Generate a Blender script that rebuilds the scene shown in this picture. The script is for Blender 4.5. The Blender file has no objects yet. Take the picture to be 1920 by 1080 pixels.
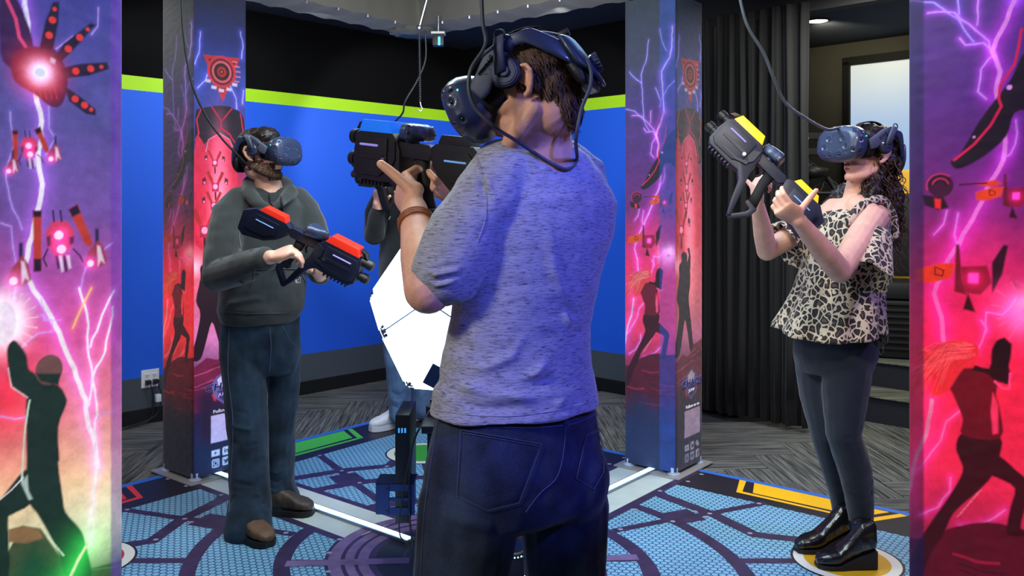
import bpy, bmesh, math, random
import numpy as np
from mathutils import Vector as V, Matrix
from mathutils.bvhtree import BVHTree
random.seed(7); np.random.seed(7)
scene = bpy.context.scene
COL = scene.collection
F, H, HY = 1600.0, 1.42, 390.0          # focal length in px of a 1920 wide frame, eye height, horizon row
# ------------------------------------------------------------------ camera
cd = bpy.data.cameras.new('camera'); cam = bpy.data.objects.new('camera', cd); COL.objects.link(cam)
cd.sensor_width = 36; cd.lens = F/1920*36; cd.shift_y = -(540-HY)/1920
cam.location = (0, 0, H); cam.rotation_euler = (math.pi/2, 0, 0); cd.clip_start = .05
scene.camera = cam
# ------------------------------------------------------------------ light
scene.view_settings.view_transform = 'Standard'; scene.view_settings.look = 'None'
scene.view_settings.gamma = 1; scene.view_settings.use_curve_mapping = False
scene.view_settings.exposure = 0.1
w = bpy.data.worlds.new('world'); scene.world = w; w.use_nodes = True
w.node_tree.nodes['Background'].inputs[0].default_value = (.85, .88, 1, 1)
w.node_tree.nodes['Background'].inputs[1].default_value = 0.07
def lamp(name, kind, loc, target, energy, color, size=.5, sizey=None, spot=None, blend=.6):
    l = bpy.data.lights.new(name, kind); l.energy = energy; l.color = color
    if kind == 'AREA':
        l.size = size
        if sizey: l.shape = 'RECTANGLE'; l.size_y = sizey
    else: l.shadow_soft_size = size
    if kind == 'SPOT': l.spot_size = math.radians(spot); l.spot_blend = blend
    o = bpy.data.objects.new(name, l); COL.objects.link(o); o.location = loc
    o.rotation_euler = (V(target)-V(loc)).to_track_quat('-Z', 'Y').to_euler()
    return o
lamp('key_light', 'AREA', (-1.6, .2, 2.6), (0, 2.0, 1.1), 30, (1, .97, .90), .35)
lamp('top_light', 'SPOT', (.1, 1.05, 2.78), (.0, 1.80, 1.3), 115, (1, .97, .95), .08, spot=52, blend=.5)
lamp('player_light', 'SPOT', (1.0, .2, 2.3), (.12, 1.76, 1.20), 190, (.10, .12, 1), .05, spot=21, blend=.5)
lamp('headset_fill', 'SPOT', (1.35, .7, 2.6), (.10, 1.72, 1.66), 75, (.16, .22, 1), .05, spot=13, blend=.6)  # extra blue spot added to brighten the headset, no fixture of its own
lamp('blue_light', 'AREA', (.3, 3.4, 2.8), (.1, 3.4, 0), 26, (.35, .62, 1), 1.6)
lamp('floor_light', 'AREA', (-.2, 3.0, 2.75), (-.2, 3.4, 0), 48, (.8, .94, 1), 1.2)
lamp('player_light_left', 'SPOT', (-.7, 2.2, 2.75), (-1.05, 3.8, 1.2), 75, (1, .95, .86), .15, spot=50)
lamp('player_light_right', 'SPOT', (.5, 1.4, 2.75), (1.35, 3.4, 1.3), 150, (1, .9, .76), .15, spot=48)
lamp('player_fill_right', 'SPOT', (2.6, 2.2, 2.7), (1.5, 3.4, 1.3), 100, (.4, .3, 1), .15, spot=50)
lamp('wall_wash_left', 'SPOT', (-1.5, 4.6, 2.55), (-2.25, 5.8, 1.95), 62, (1, 1, 1), .06, spot=70, blend=.35)
lamp('wall_wash_mid', 'SPOT', (-.2, 5.6, 2.45), (-1.0, 7.1, 1.85), 58, (1, 1, 1), .06, spot=66, blend=.35)
lamp('wall_wash_far', 'SPOT', (.3, 5.2, 2.6), (.3, 7.0, 2.0), 34, (1, 1, 1), .06, spot=64, blend=.4)
lamp('wall_fill', 'AREA', (-1.5, 5.2, 2.6), (-1.9, 6.2, .4), 9, (.8, .9, 1), .8)
lamp('truss_fill', 'AREA', (-.3, 3.8, 2.2), (-.6, 5.6, 2.85), 22, (1, .98, .9), 1.0)  # unseen upward fill added to brighten the truss cloth
lamp('carpet_light_right', 'AREA', (2.1, 4.6, 2.6), (2.3, 5.2, 0), 42, (1, .97, .88), .8)
lamp('carpet_light_left', 'AREA', (-2.2, 4.3, 2.7), (-2.2, 4.9, 0), 22, (1, .98, .9), .6)

# ------------------------------------------------------------------ helpers
def P(px, py, d): return V(((px-960)/F*d, d, H-(py-HY)/F*d))
def G(px, py): d = F*H/(py-HY); return V(((px-960)/F*d, d, 0))
def Pz(px, py, z): d = (H-z)*F/(py-HY); return V(((px-960)/F*d, d, z))

def link(o, parent=None):
    COL.objects.link(o)
    if parent is not None: o.parent = parent
    return o
def tag(o, label=None, cat=None, group=None, kind=None):
    if label: o['label'] = label
    if cat: o['category'] = cat
    if group: o['group'] = group
    if kind: o['kind'] = kind
    return o
def thing(name, label, cat, loc=(0, 0, 0), group=None, rot=None):
    o = bpy.data.objects.new(name, None); o.empty_display_size = .1; COL.objects.link(o)
    o.location = loc
    if rot is not None: o.rotation_euler = rot
    return tag(o, label, cat, group)

def srgb(r, g, b):
    f = lambda c: ((c/255+.055)/1.055)**2.4 if c > 10 else c/255/12.92
    return (f(r), f(g), f(b), 1)

def mat(name, col=(.5, .5, .5, 1), rough=.6, metal=0, spec=.5, emit=None, es=0, coat=0, bump=0, bscale=50, vary=0, vscale=8, stretch=(1, 1, 1), trans=0, alpha=1, sheen=0):
    m = bpy.data.materials.new(name); m.use_nodes = True; nt = m.node_tree; b = nt.nodes['Principled BSDF']
    b.inputs['Base Color'].default_value = col if len(col) == 4 else (*col, 1)
    b.inputs['Roughness'].default_value = rough; b.inputs['Metallic'].default_value = metal
    b.inputs['Specular IOR Level'].default_value = spec; b.inputs['Coat Weight'].default_value = coat
    b.inputs['Transmission Weight'].default_value = trans; b.inputs['Alpha'].default_value = alpha
    b.inputs['Sheen Weight'].default_value = sheen
    if emit: b.inputs['Emission Color'].default_value = emit if len(emit) == 4 else (*emit, 1); b.inputs['Emission Strength'].default_value = es
    if bump or vary:
        tc = nt.nodes.new('ShaderNodeTexCoord'); mp = nt.nodes.new('ShaderNodeMapping'); nt.links.new(tc.outputs['Object'], mp.inputs[0])
        mp.inputs['Scale'].default_value = stretch
        if bump:
            n = nt.nodes.new('ShaderNodeTexNoise'); n.inputs['Scale'].default_value = bscale; n.inputs['Detail'].default_value = 5
            nt.links.new(mp.outputs[0], n.inputs['Vector'])
            bp = nt.nodes.new('ShaderNodeBump'); bp.inputs['Strength'].default_value = bump; bp.inputs['Distance'].default_value = .01
            nt.links.new(n.outputs[0], bp.inputs['Height']); nt.links.new(bp.outputs[0], b.inputs['Normal'])
        if vary:
            n = nt.nodes.new('ShaderNodeTexNoise'); n.inputs['Scale'].default_value = vscale; n.inputs['Detail'].default_value = 6
            nt.links.new(mp.outputs[0], n.inputs['Vector'])
            r = nt.nodes.new('ShaderNodeMapRange'); r.inputs[1].default_value = .3; r.inputs[2].default_value = .7; r.inputs[3].default_value = 1-vary; r.inputs[4].default_value = 1+vary
            nt.links.new(n.outputs[0], r.inputs[0])
            mx = nt.nodes.new('ShaderNodeVectorMath'); mx.operation = 'SCALE'; mx.inputs[0].default_value = tuple(col[:3]); nt.links.new(r.outputs[0], mx.inputs['Scale'])
            nt.links.new(mx.outputs[0], b.inputs['Base Color'])
    return m

class MB:
    """collects shapes in one bmesh and links them as one mesh object"""
    def __init__(s): s.bm = bmesh.new()
    def face(s, pts):
        try: s.bm.faces.new([s.bm.verts.new(p) for p in pts])
        except ValueError: pass
    def box(s, c, size, rot=None, bev=0):
        t = bmesh.new(); bmesh.ops.create_cube(t, size=1)
        bmesh.ops.scale(t, vec=size, verts=t.verts)
        if bev: bmesh.ops.bevel(t, geom=t.edges[:], offset=bev, segments=2, affect='EDGES', profile=.7)
        M = Matrix.Translation(V(c)) @ (rot.to_4x4() if rot is not None else Matrix())
        bmesh.ops.transform(t, matrix=M, verts=t.verts); s.add(t); return s
    def add(s, t):
        me = bpy.data.meshes.new('t'); t.to_mesh(me); t.free(); s.bm.from_mesh(me); bpy.data.meshes.remove(me)
    def cyl(s, a, b, ra, rb=None, n=20, bev=0):
        a, b = V(a), V(b); rb = ra if rb is None else rb; d = b-a
        t = bmesh.new(); bmesh.ops.create_cone(t, cap_ends=True, segments=n, radius1=ra, radius2=max(rb, 1e-5), depth=d.length)
        if bev: bmesh.ops.bevel(t, geom=[e for e in t.edges if len(e.link_faces) == 2 and any(len(f.verts) > 4 for f in e.link_faces)], offset=bev, segments=2, affect='EDGES')
        M = Matrix.Translation((a+b)/2) @ d.to_track_quat('Z', 'Y').to_matrix().to_4x4()
        bmesh.ops.transform(t, matrix=M, verts=t.verts); s.add(t); return s
    def ball(s, c, r, rot=None, seg=20):
        r = (r, r, r) if not hasattr(r, '__len__') else r
        t = bmesh.new(); bmesh.ops.create_uvsphere(t, u_segments=seg, v_segments=max(6, seg*2//3), radius=1)
        bmesh.ops.scale(t, vec=r, verts=t.verts)
        M = Matrix.Translation(V(c)) @ (rot.to_4x4() if rot is not None else Matrix())
        bmesh.ops.transform(t, matrix=M, verts=t.verts); s.add(t); return s
    def torus(s, c, R, r, axis=(0, 0, 1), n=28, m=8, sc=(1, 1)):
        q = V(axis).to_track_quat('Z', 'Y'); vs = []
        for i in range(n):
            a = 2*math.pi*i/n
            for j in range(m):
                b = 2*math.pi*j/m
                p = V(((R+r*math.cos(b))*math.cos(a)*sc[0], (R+r*math.cos(b))*math.sin(a)*sc[1], r*math.sin(b)))
                vs.append(s.bm.verts.new(V(c)+q @ p))
        for i in range(n):
            for j in range(m):
                s.bm.faces.new([vs[i*m+j], vs[((i+1) % n)*m+j], vs[((i+1) % n)*m+(j+1) % m], vs[i*m+(j+1) % m]])
        return s
    def rings(s, rings, cap=True):
        prev = None
        for pts in rings:
            vs = [s.bm.verts.new(p) for p in pts]
            if prev:
                k = len(vs)
                for i in range(k): s.bm.faces.new([prev[i], prev[(i+1) % k], vs[(i+1) % k], vs[i]])
            elif cap: s.bm.faces.new(vs[::-1])
            prev = vs
        if cap: s.bm.faces.new(prev)
        return s
    def loft(s, rr, n=24, e=2.0):
        """rr: list of (center, half axis a, half axis b)"""
        out = []
        for c, a, b in rr:
            c, a, b = V(c), V(a), V(b); pts = []
            for i in range(n):
                t = 2*math.pi*i/n; ct, st = math.cos(t), math.sin(t)
                pts.append(c+a*(abs(ct)**(2/e)*(1 if ct >= 0 else -1))+b*(abs(st)**(2/e)*(1 if st >= 0 else -1)))
            out.append(pts)
        return s.rings(out)
    def limb(s, pts, rad, n=16, caps=True, flat=None):
        """tube through pts with radii; rounded ends; flat=(vec,k) squeezes along vec"""
        pts = [V(p) for p in pts]; rr = []
        if not hasattr(rad, '__len__'): rad = [rad]*len(pts)
        T = []
        for i in range(len(pts)):
            t = (pts[min(i+1, len(pts)-1)]-pts[max(i-1, 0)]).normalized(); T.append(t)
        up = V((0, 0, 1)) if abs(T[0].z) < .9 else V((1, 0, 0))
        u = (up-T[0]*up.dot(T[0])).normalized(); L = []
        for i, p in enumerate(pts):
            u = (u-T[i]*u.dot(T[i])).normalized(); v = T[i].cross(u); L.append((p, u.copy(), v, rad[i], T[i]))
        seq = []
        if caps:
            p, u0, v0, r, t = L[0]
            for k in (80, 60, 35, 15): a = math.radians(k); seq.append((p-t*r*math.sin(a), u0*r*math.cos(a), v0*r*math.cos(a)))
        seq += [(p, u0*r, v0*r) for p, u0, v0, r, t in L]
        if caps:
            p, u0, v0, r, t = L[-1]
            for k in (15, 35, 60, 80): a = math.radians(k); seq.append((p+t*r*math.sin(a), u0*r*math.cos(a), v0*r*math.cos(a)))
        if flat:
            fv, k = V(flat[0]).normalized(), flat[1]
            seq = [(c, a-fv*a.dot(fv)*(1-k), b-fv*b.dot(fv)*(1-k)) for c, a, b in seq]
        return s.loft(seq, n)
    def prism(s, poly, depth, M=None, bev=0):
        """poly in local (x,z), extruded along y by +-depth/2"""
        t = bmesh.new(); a = [t.verts.new((x, -depth/2, z)) for x, z in poly]; b = [t.verts.new((x, depth/2, z)) for x, z in poly]
        k = len(poly); t.faces.new(a); t.faces.new(b[::-1])
        for i in range(k): t.faces.new([a[i], b[i], b[(i+1) % k], a[(i+1) % k]])
        bmesh.ops.recalc_face_normals(t, faces=t.faces)
        if bev: bmesh.ops.bevel(t, geom=t.edges[:], offset=bev, segments=2, affect='EDGES', profile=.7)
        if M is not None: bmesh.ops.transform(t, matrix=M, verts=t.verts)
        s.add(t); return s
    def build(s, name, m, parent=None, smooth=False, M=None):
        if M is not None: bmesh.ops.transform(s.bm, matrix=M, verts=s.bm.verts)
        bmesh.ops.recalc_face_normals(s.bm, faces=s.bm.faces)
        me = bpy.data.meshes.new(name); s.bm.to_mesh(me); s.bm.free()
        if m: me.materials.append(m)
        if smooth:
            me.shade_smooth()
            if smooth is not True: me.set_sharp_from_angle(angle=math.radians(smooth))
        return link(bpy.data.objects.new(name, me), parent)

def spline(pts, n=8):
    pts = [V(p) for p in pts]; out = []
    for i in range(len(pts)-1):
        p0, p1, p2, p3 = pts[max(i-1, 0)], pts[i], pts[i+1], pts[min(i+2, len(pts)-1)]
        for k in range(n):
            t = k/n; out.append(.5*((2*p1)+(p2-p0)*t+(2*p0-5*p1+4*p2-p3)*t*t+(3*p1-p0-3*p2+p3)*t**3))
    out.append(pts[-1]); return out
def cable(name, pts, r, m, parent=None, n=8):
    mb = MB(); mb.limb(spline(pts, n), r, n=8); return mb.build(name, m, parent, True)

# value noise for cloth, vectorised
def vnoise(p, seed=0):
    p = np.asarray(p, float); i = np.floor(p).astype(np.int64); f = p-i; f = f*f*(3-2*f)
    def h(ix, iy, iz):
        n = (ix*374761393+iy*668265263+iz*2147483647+seed*974634777) & 0xffffffff
        n = ((n ^ (n >> 13))*1274126177) & 0xffffffff
        return ((n ^ (n >> 16)) & 0xffff)/65535.0
    r = 0
    for a in (0, 1):
        for b in (0, 1):
            for c in (0, 1):
                r = r+h(i[:, 0]+a, i[:, 1]+b, i[:, 2]+c)*(f[:, 0] if a else 1-f[:, 0])*(f[:, 1] if b else 1-f[:, 1])*(f[:, 2] if c else 1-f[:, 2])
    return r*2-1
def segdist(p, pts):
    d = np.full(len(p), 1e9)
    for a, b in zip(pts[:-1], pts[1:]):
        a = np.array(a); b = np.array(b); ab = b-a; t = np.clip(((p-a)@ab)/max(ab@ab, 1e-12), 0, 1)
        d = np.minimum(d, np.linalg.norm(p-(a+t[:, None]*ab), axis=1))
    return d

def clay(mb, name, m, parent=None, voxel=.005, smooth=6, fn=None, folds=None):
    """fuse the shapes of mb into one continuous skin (voxel remesh + smoothing), then displace along the normals"""
    bmesh.ops.recalc_face_normals(mb.bm, faces=mb.bm.faces)
    me = bpy.data.meshes.new('raw'); mb.bm.to_mesh(me); mb.bm.free()
    o = bpy.data.objects.new('raw', me); COL.objects.link(o)
    r = o.modifiers.new('r', 'REMESH'); r.mode = 'VOXEL'; r.voxel_size = voxel; r.use_smooth_shade = True
    if smooth: s = o.modifiers.new('s', 'SMOOTH'); s.factor = .5; s.iterations = smooth
    dg = bpy.context.evaluated_depsgraph_get(); ev = o.evaluated_get(dg)
    res = bpy.data.meshes.new_from_object(ev, depsgraph=dg); res.name = name
    bpy.data.objects.remove(o); bpy.data.meshes.remove(me)
    if fn or folds:
        n = len(res.vertices); co = np.empty(n*3); res.vertices.foreach_get('co', co); co = co.reshape(-1, 3)
        no = np.empty(n*3, dtype=np.float32); res.vertex_normals.foreach_get('vector', no); no = no.reshape(-1, 3)
        d = fn(co, no) if fn else np.zeros(n)
        for pts, wd, amp in (folds or []):
            q = segdist(co, pts); d = d+amp*np.exp(-(q/wd)**2)
        co = co+no*d[:, None]; res.vertices.foreach_set('co', co.ravel()); res.update()
    res.shade_smooth()
    if m: res.materials.clear(); res.materials.append(m)
    return link(bpy.data.objects.new(name, res), parent)

def caster(objs):
    trees = []
    for o in objs:
        vs = [v.co.copy() for v in o.data.vertices]; trees.append(BVHTree.FromPolygons(vs, [p.vertices[:] for p in o.data.polygons]))
    def hit(px, py, off=.0):
        d = P(px, py, 1)-V((0, 0, H)); d.normalize(); best = None
        for t in trees:
            l, n, i, ds = t.ray_cast(V((0, 0, H)), d)
            if l is not None and (best is None or ds < best[1]): best = (l+n*off, ds, n)
        return best
    return hit
def hitline(hit, pts, off=.002, n=6, lin=False):
    q = [V((x, y, 0)) for x, y in pts]; out = []
    pl = spline(q, n) if not lin else [a+(b-a)*(k/n) for a, b in zip(q[:-1], q[1:]) for k in range(n)]+[q[-1]]
    for p in pl:
        h = hit(p.x, p.y, off)
        if h: out.append(h[0])
    return out
def frameM(o, fwd, up=(0, 0, 1)):
    f = V(fwd).normalized(); l = V(up).cross(f).normalized(); u = f.cross(l)
    return Matrix.Translation(V(o)) @ Matrix((f, l, u)).transposed().to_4x4()
# ------------------------------------------------------------------ materials
M_ = {}
M_['black_plastic'] = mat('black_plastic', srgb(24, 25, 30), .45)
M_['dark_rubber'] = mat('dark_rubber', srgb(18, 18, 20), .75)
M_['steel'] = mat('steel', srgb(190, 192, 195), .3, 1)
M_['navy_plastic'] = mat('navy_plastic', srgb(46, 56, 86), .42, coat=.3)
M_['navy_matte'] = mat('navy_matte', srgb(72, 78, 98), .6, bump=.05, bscale=300)
M_['gun_black'] = mat('gun_black', srgb(20, 21, 25), .55, bump=.04, bscale=400)
M_['gun_navy'] = mat('gun_navy', srgb(22, 30, 54), .45)
M_['white_plastic'] = mat('white_plastic', srgb(225, 225, 228), .45)
M_['blue_plate'] = mat('blue_plate', srgb(20, 110, 230), .4, emit=srgb(20, 110, 235), es=.5)  # added glow brightens this plate on its unlit side; the others get less
M_['red_plate'] = mat('red_plate', srgb(240, 50, 30), .4, emit=srgb(240, 50, 30), es=.35)
M_['yellow_plate'] = mat('yellow_plate', srgb(250, 205, 20), .4, emit=srgb(250, 205, 20), es=.3)
M_['green_plate'] = mat('green_plate', srgb(40, 190, 120), .4, emit=srgb(40, 190, 120), es=.3)
M_['cable_grey'] = mat('cable_grey', srgb(70, 76, 84), .5)
M_['cable_dark'] = mat('cable_dark', srgb(28, 30, 34), .5)

def nodes(m): return m.node_tree.nodes, m.node_tree.links, m.node_tree.nodes['Principled BSDF']

# ------------------------------------------------------------------ arena axes (mat is 4.0 x 3.4 m, seen cornerwise)
E1 = V((.628, .778, 0)).normalized(); E2 = V((-E1.y, E1.x, 0)); AC = V((-.195, 3.42, 0)); SU, SV = 1.70, 1.99
AROT = math.atan2(E1.y, E1.x)
def A(u, v, z=0): return AC+E1*u+E2*v+V((0, 0, z))          # metres along the arena axes
def N(U, Vv, z=0): return A(U*SU, Vv*SV, z)                  # normalised mat coordinates

# ------------------------------------------------------------------ the setting
WD = V((.689, .725, 0)).normalized(); WR = V((WD.y, -WD.x, 0)); CORNER = V((-.434, 7.71, 0))
ZC = 2.85
def wall_bands(name, p0, p1, normal, bands, ztop=None):
    """wall slab from p0 to p1, painted in horizontal bands (material per face)"""
    me = bpy.data.meshes.new(name); vs = []; fs = []; mi = []
    th = V(normal)*-.12
    zs = [b[0] for b in bands]+[ztop or 3.3]
    for i, z in enumerate(zs): vs += [V(p0)+V((0, 0, z)), V(p1)+V((0, 0, z)), V(p1)+th+V((0, 0, z)), V(p0)+th+V((0, 0, z))]
    for i in range(len(bands)):
        a = i*4; b = a+4
        for k in range(4): fs.append((a+k, a+(k+1) % 4, b+(k+1) % 4, b+k)); mi.append(i)
    fs.append((0, 3, 2, 1)); mi.append(0); t = 4*len(bands); fs.append((t, t+1, t+2, t+3)); mi.append(len(bands)-1)
    me.from_pydata(vs, [], fs)
    for b in bands: me.materials.append(b[1])
    for p, m in zip(me.polygons, mi): p.material_index = m
    o = link(bpy.data.objects.new(name, me)); return tag(o, kind='structure')
mw_grey = mat('paint_grey', srgb(66, 76, 84), .8, bump=.05, bscale=200)
mw_blue = mat('paint_blue', srgb(20, 92, 225), .62, bump=.04, bscale=200)
mw_green = mat('paint_green', srgb(170, 225, 10), .6)
mw_black = mat('paint_black', srgb(11, 11, 12), .9, spec=.1, bump=.1, bscale=150)
bands = [(0, mw_grey), (.305, mw_blue), (2.19, mw_green), (2.283, mw_black)]
wl0 = CORNER-WD*6.2
wall_left = wall_bands('wall_left', wl0, CORNER, WR, bands)
wr1 = CORNER+WR*2.75
wall_right = wall_bands('wall_right', CORNER, wr1, -WD, bands)
mbase = mat('baseboard_black', srgb(14, 14, 15), .5)
def wallboard(name, p0, p1, nrm, z0, z1, t, m):
    c = (p0+p1)/2+V(nrm)*t/2; mb = MB(); L = (p1-p0).length; ang = math.atan2((p1-p0).y, (p1-p0).x)
    mb.box((c.x, c.y, (z0+z1)/2), (L, t, z1-z0), Matrix.Rotation(ang, 3, 'Z'), .003); return tag(mb.build(name, m), kind='structure')
wallboard('baseboard_left', wl0, CORNER-WD*.0, WR, 0, .1, .014, mbase)
wallboard('baseboard_right', CORNER, wr1, -WD, 0, .1, .014, mbase)
# ceiling
mceil = mat('ceiling_navy', srgb(24, 30, 46), .85, bump=.1, bscale=60)
mb = MB(); mb.box((0.5, 4.2, ZC+.05), (9.5, 10.5, .1)); tag(mb.build('ceiling', mceil), kind='structure')
# floor slab + carpet planks in herringbone
mslab = mat('floor_slab', srgb(30, 32, 33), .9)
mb = MB(); mb.box((0.8, 4.2, -.056), (11, 11, .1)); floor = tag(mb.build('floor', mslab), kind='structure')
def carpet_mat(name, a, b):
    m = mat(name, (.1, .1, .1, 1), .95, spec=.15); n, l, bs = nodes(m)
    tc = n.new('ShaderNodeTexCoord'); oi = n.new('ShaderNodeObjectInfo'); ad = n.new('ShaderNodeVectorMath'); ad.operation = 'ADD'
    sc = n.new('ShaderNodeVectorMath'); sc.operation = 'SCALE'; l.new(oi.outputs['Random'], sc.inputs['Scale']); sc.inputs[0].default_value = (40, 70, 3)
    l.new(tc.outputs['Object'], ad.inputs[0]); l.new(sc.outputs[0], ad.inputs[1])
    mp = n.new('ShaderNodeMapping'); mp.inputs['Scale'].default_value = (3, 95, 1); l.new(ad.outputs[0], mp.inputs[0])
    no = n.new('ShaderNodeTexNoise'); no.inputs['Scale'].default_value = 1; no.inputs['Detail'].default_value = 4; no.inputs['Roughness'].default_value = .7; l.new(mp.outputs[0], no.inputs['Vector'])
    cr = n.new('ShaderNodeValToRGB'); cr.color_ramp.elements[0].position = .38; cr.color_ramp.elements[1].position = .66
    cr.color_ramp.elements[0].color = a; cr.color_ramp.elements[1].color = b; l.new(no.outputs[0], cr.inputs[0]); l.new(cr.outputs[0], bs.inputs['Base Color'])
    bp = n.new('ShaderNodeBump'); bp.inputs['Strength'].default_value = .35; bp.inputs['Distance'].default_value = .004; l.new(no.outputs[0], bp.inputs['Height']); l.new(bp.outputs[0], bs.inputs['Normal'])
    return m
mcarp = carpet_mat('carpet_streaked', srgb(44, 46, 47), srgb(128, 128, 120))
mb = MB(); mb.box((0, 0, 0), (.996, .246, .006), bev=.0015)
plank0 = mb.build('carpet_plank', mcarp, floor); pm = plank0.data; first = True
ang0 = math.radians(3)
for i in range(-44, 45):
    for j in range(-5, 6):
        for k in (0, 1):
            # herringbone: each pair steps by (w, w), columns of pairs repeat every two lengths
            cx_, cy_ = (i*.25+.5+2*j, i*.25+.125) if k == 0 else (i*.25+.125+2*j, i*.25+.75)
            r = 0 if k == 0 else math.pi/2
            c = Matrix.Rotation(ang0, 3, 'Z') @ V((cx_, cy_, 0)); c = c+V((.4, 4.6, -.003))
            if c.y < 2.8 or c.y > 8.4: continue
            if (c-CORNER).dot(WR) < .1: continue
            if abs(c.x) > 3.9 or abs(c.x)/max(c.y, .1) > .78: continue
            if (c-CORNER).dot(-WD) < .05 and (c-CORNER).dot(WR) < 3.3: continue
            if (c-CORNER).dot(-WD) < -.75: continue
            q = c-AC
            if abs(q.dot(E1)) < SU-.45 and abs(q.dot(E2)) < SV-.45: continue
            o = plank0 if first else plank0.copy()
            if not first: COL.objects.link(o)
            first = False; o.location = c; o.rotation_euler = (0, 0, ang0+r)

# outlet on the left wall
wn = WR
def on_wall(px, py):
    # ray to the left wall plane
    d = V(((px-960)/F, 1, -(py-HY)/F)); o = V((0, 0, H)); t = (CORNER-o).dot(wn)/d.dot(wn); return o+d*t
oc = on_wall(281, 709)
ang = math.atan2(WD.y, WD.x)
t = thing('power_outlet', 'white double power outlet on the grey wall band with two black plugs in it', 'outlet', oc)
R3 = Matrix.Rotation(ang, 3, 'Z')
def wl(x, z, off): return R3 @ V((x, 0, z))+wn*off
mb = MB(); mb.box(wl(0, 0, .004), (.118, .008, .118), R3, .003); mb.build('cover_plate', M_['white_plastic'], t)
for sx in (-.024, .024):
    mb = MB(); mb.box(wl(sx, .0, .01), (.034, .006, .068), R3, .003); so = mb.build('socket', M_['white_plastic'], t)
    mb = MB()
    for zz in (.02,):
        mb.box(wl(sx-.006, zz, .0135), (.003, .002, .011), R3); mb.box(wl(sx+.006, zz, .0135), (.003, .002, .011), R3); mb.cyl(wl(sx, zz-.012, .012), wl(sx, zz-.012, .014), .003, n=8)
    mb.build('slot', M_['black_plastic'], so)
for k, sx in enumerate((-.024, .026)):
    p = thing('power_plug', ['black power plug in the left socket of the wall outlet', 'black power plug in the right socket with a white adapter on its cord'][k], 'plug', oc+wl(sx, -.02, .014), 'plugs in the wall outlet')
    mb = MB(); mb.box(wn*.018, (.032, .036, .03), R3, .008); mb.build('plug_body', M_['black_plastic'], p, 40)
    e = [wn*.03, wn*.06+V((0, 0, -.02)), wn*.05+V((0, 0, -.12))+R3 @ V((.02, 0, 0)), wn*.04+V((0, 0, -.24))+R3 @ V((.0-.05*k, 0, 0)), wn*.06+V((0, 0, -oc.z+.03))+R3 @ V((-.15-.3*k, 0, 0)), wn*.08+V((0, 0, -oc.z+.03))+R3 @ V((-.45-.3*k, 0, 0))]
    cable('cord', e, .004, M_['cable_dark'], p)
    if k == 1:
        mb = MB(); mb.box(wn*.05+V((0, 0, -.105)), (.035, .03, .05), R3, .006); mb.build('adapter', M_['white_plastic'], p, 40)

# curtain: pleated dark cloth hung in the line of the right wall
mcur = mat('curtain_black', srgb(19, 20, 22), .95, sheen=.1, bump=.05, bscale=200)
c0 = CORNER+WR*2.28-WD*.06; L = 1.0
mb = MB(); n = 420; prev = None
for i in range(n+1):
    x = L*i/n; off = .022*math.sin(x*74+1.3*math.sin(x*11))+.010*math.sin(x*151+1)+.012*math.sin(x*17)
    p = c0+WR*x-WD*(off+.05); cols = []
    for z in (.03, .6, 1.3, 2.0, 2.72):
        k = .85+.25*(1-z/2.72)+.02*math.sin(x*31+z*3); cols.append(mb.bm.verts.new(c0+WR*(x+.008*math.sin(z*2+x*20))-WD*(off*k+.05)+V((0, 0, z))))
    if prev:
        for a in range(4): mb.bm.faces.new([prev[a], cols[a], cols[a+1], prev[a+1]])
    prev = cols
cur = mb.build('curtain', mcur, None, True); tag(cur, 'long black pleated curtain hanging beside the blue wall', 'curtain')
sm = cur.modifiers.new('t', 'SOLIDIFY'); sm.thickness = .004
# header above the curtain and the opening
mdark = mat('dark_paint', srgb(18, 19, 21), .8)
hb = CORNER+WR*2.2
wallboard('trim_1', hb, CORNER+WR*6.4, -WD, 2.66, ZC, .1, mdark)
# raised platform with two carpeted steps
mstep = carpet_mat('stair_carpet', srgb(58, 60, 56), srgb(128, 128, 112)); mriser = mat('riser_dark', srgb(28, 30, 40), .9, bump=.2, bscale=60)
S0 = V((2.44, 5.60, 0))
def step_block(name, label, d0, z0, z1, depth, width=3.7):
    t = thing(name, label, 'stairs', S0)
    c = WD*(d0+depth/2)+WR*(width/2-1.2)
    mb = MB(); mb.box((c.x, c.y, (z0+z1)/2-.004), (width, depth, z1-z0-.008), Matrix.Rotation(math.atan2(WR.y, WR.x), 3, 'Z')); mb.build('riser', mriser, t)
    mb = MB(); c = WD*(d0+depth/2-.008)+WR*(width/2-1.2); mb.box((c.x, c.y, z1-.004), (width, depth+.016, .008), Matrix.Rotation(math.atan2(WR.y, WR.x), 3, 'Z'), .002); mb.build('tread', mstep, t)
step_block('carpeted_step', 'lower carpeted step behind the woman in the leopard blouse', 0, 0, .175, .33)
step_block('carpeted_platform', 'raised carpeted platform above the step, under the yellow seat', .33, 0, .35, 1.28)
# side room: back wall with lit doorway, ceiling light
bw0 = V((3.07, 7.25, 0))
mdoorwall = mat('paint_charcoal', srgb(40, 38, 30), .8, bump=.15, bscale=120)
bk = wallboard('wall_back', bw0-WR*2.6, bw0+WR*2.4, WD, 0, 3.0, .1, mdoorwall)
bk2 = wallboard('wall_side', CORNER+WR*2.08+WD*.16, CORNER+WR*2.08+WD*2.04, WR, 0, 3.0, .08, mdark)
def on_back(px, py, off=0):
    d = V(((px-960)/F, 1, -(py-HY)/F)); o = V((0, 0, H)); t = (bw0-WD*off-o).dot(WD)/d.dot(WD); return o+d*t
mframe = mat('frame_black', srgb(8, 8, 9), .6, spec=.1)
dA = on_back(1584, 118); dB = dA+WR*1.15; dz = dA.z
door = thing('window_1', None, None, V((dA.x, dA.y, .35))); tag(door, kind='structure')
RW = Matrix.Rotation(math.atan2(WR.y, WR.x), 3, 'Z')
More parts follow.
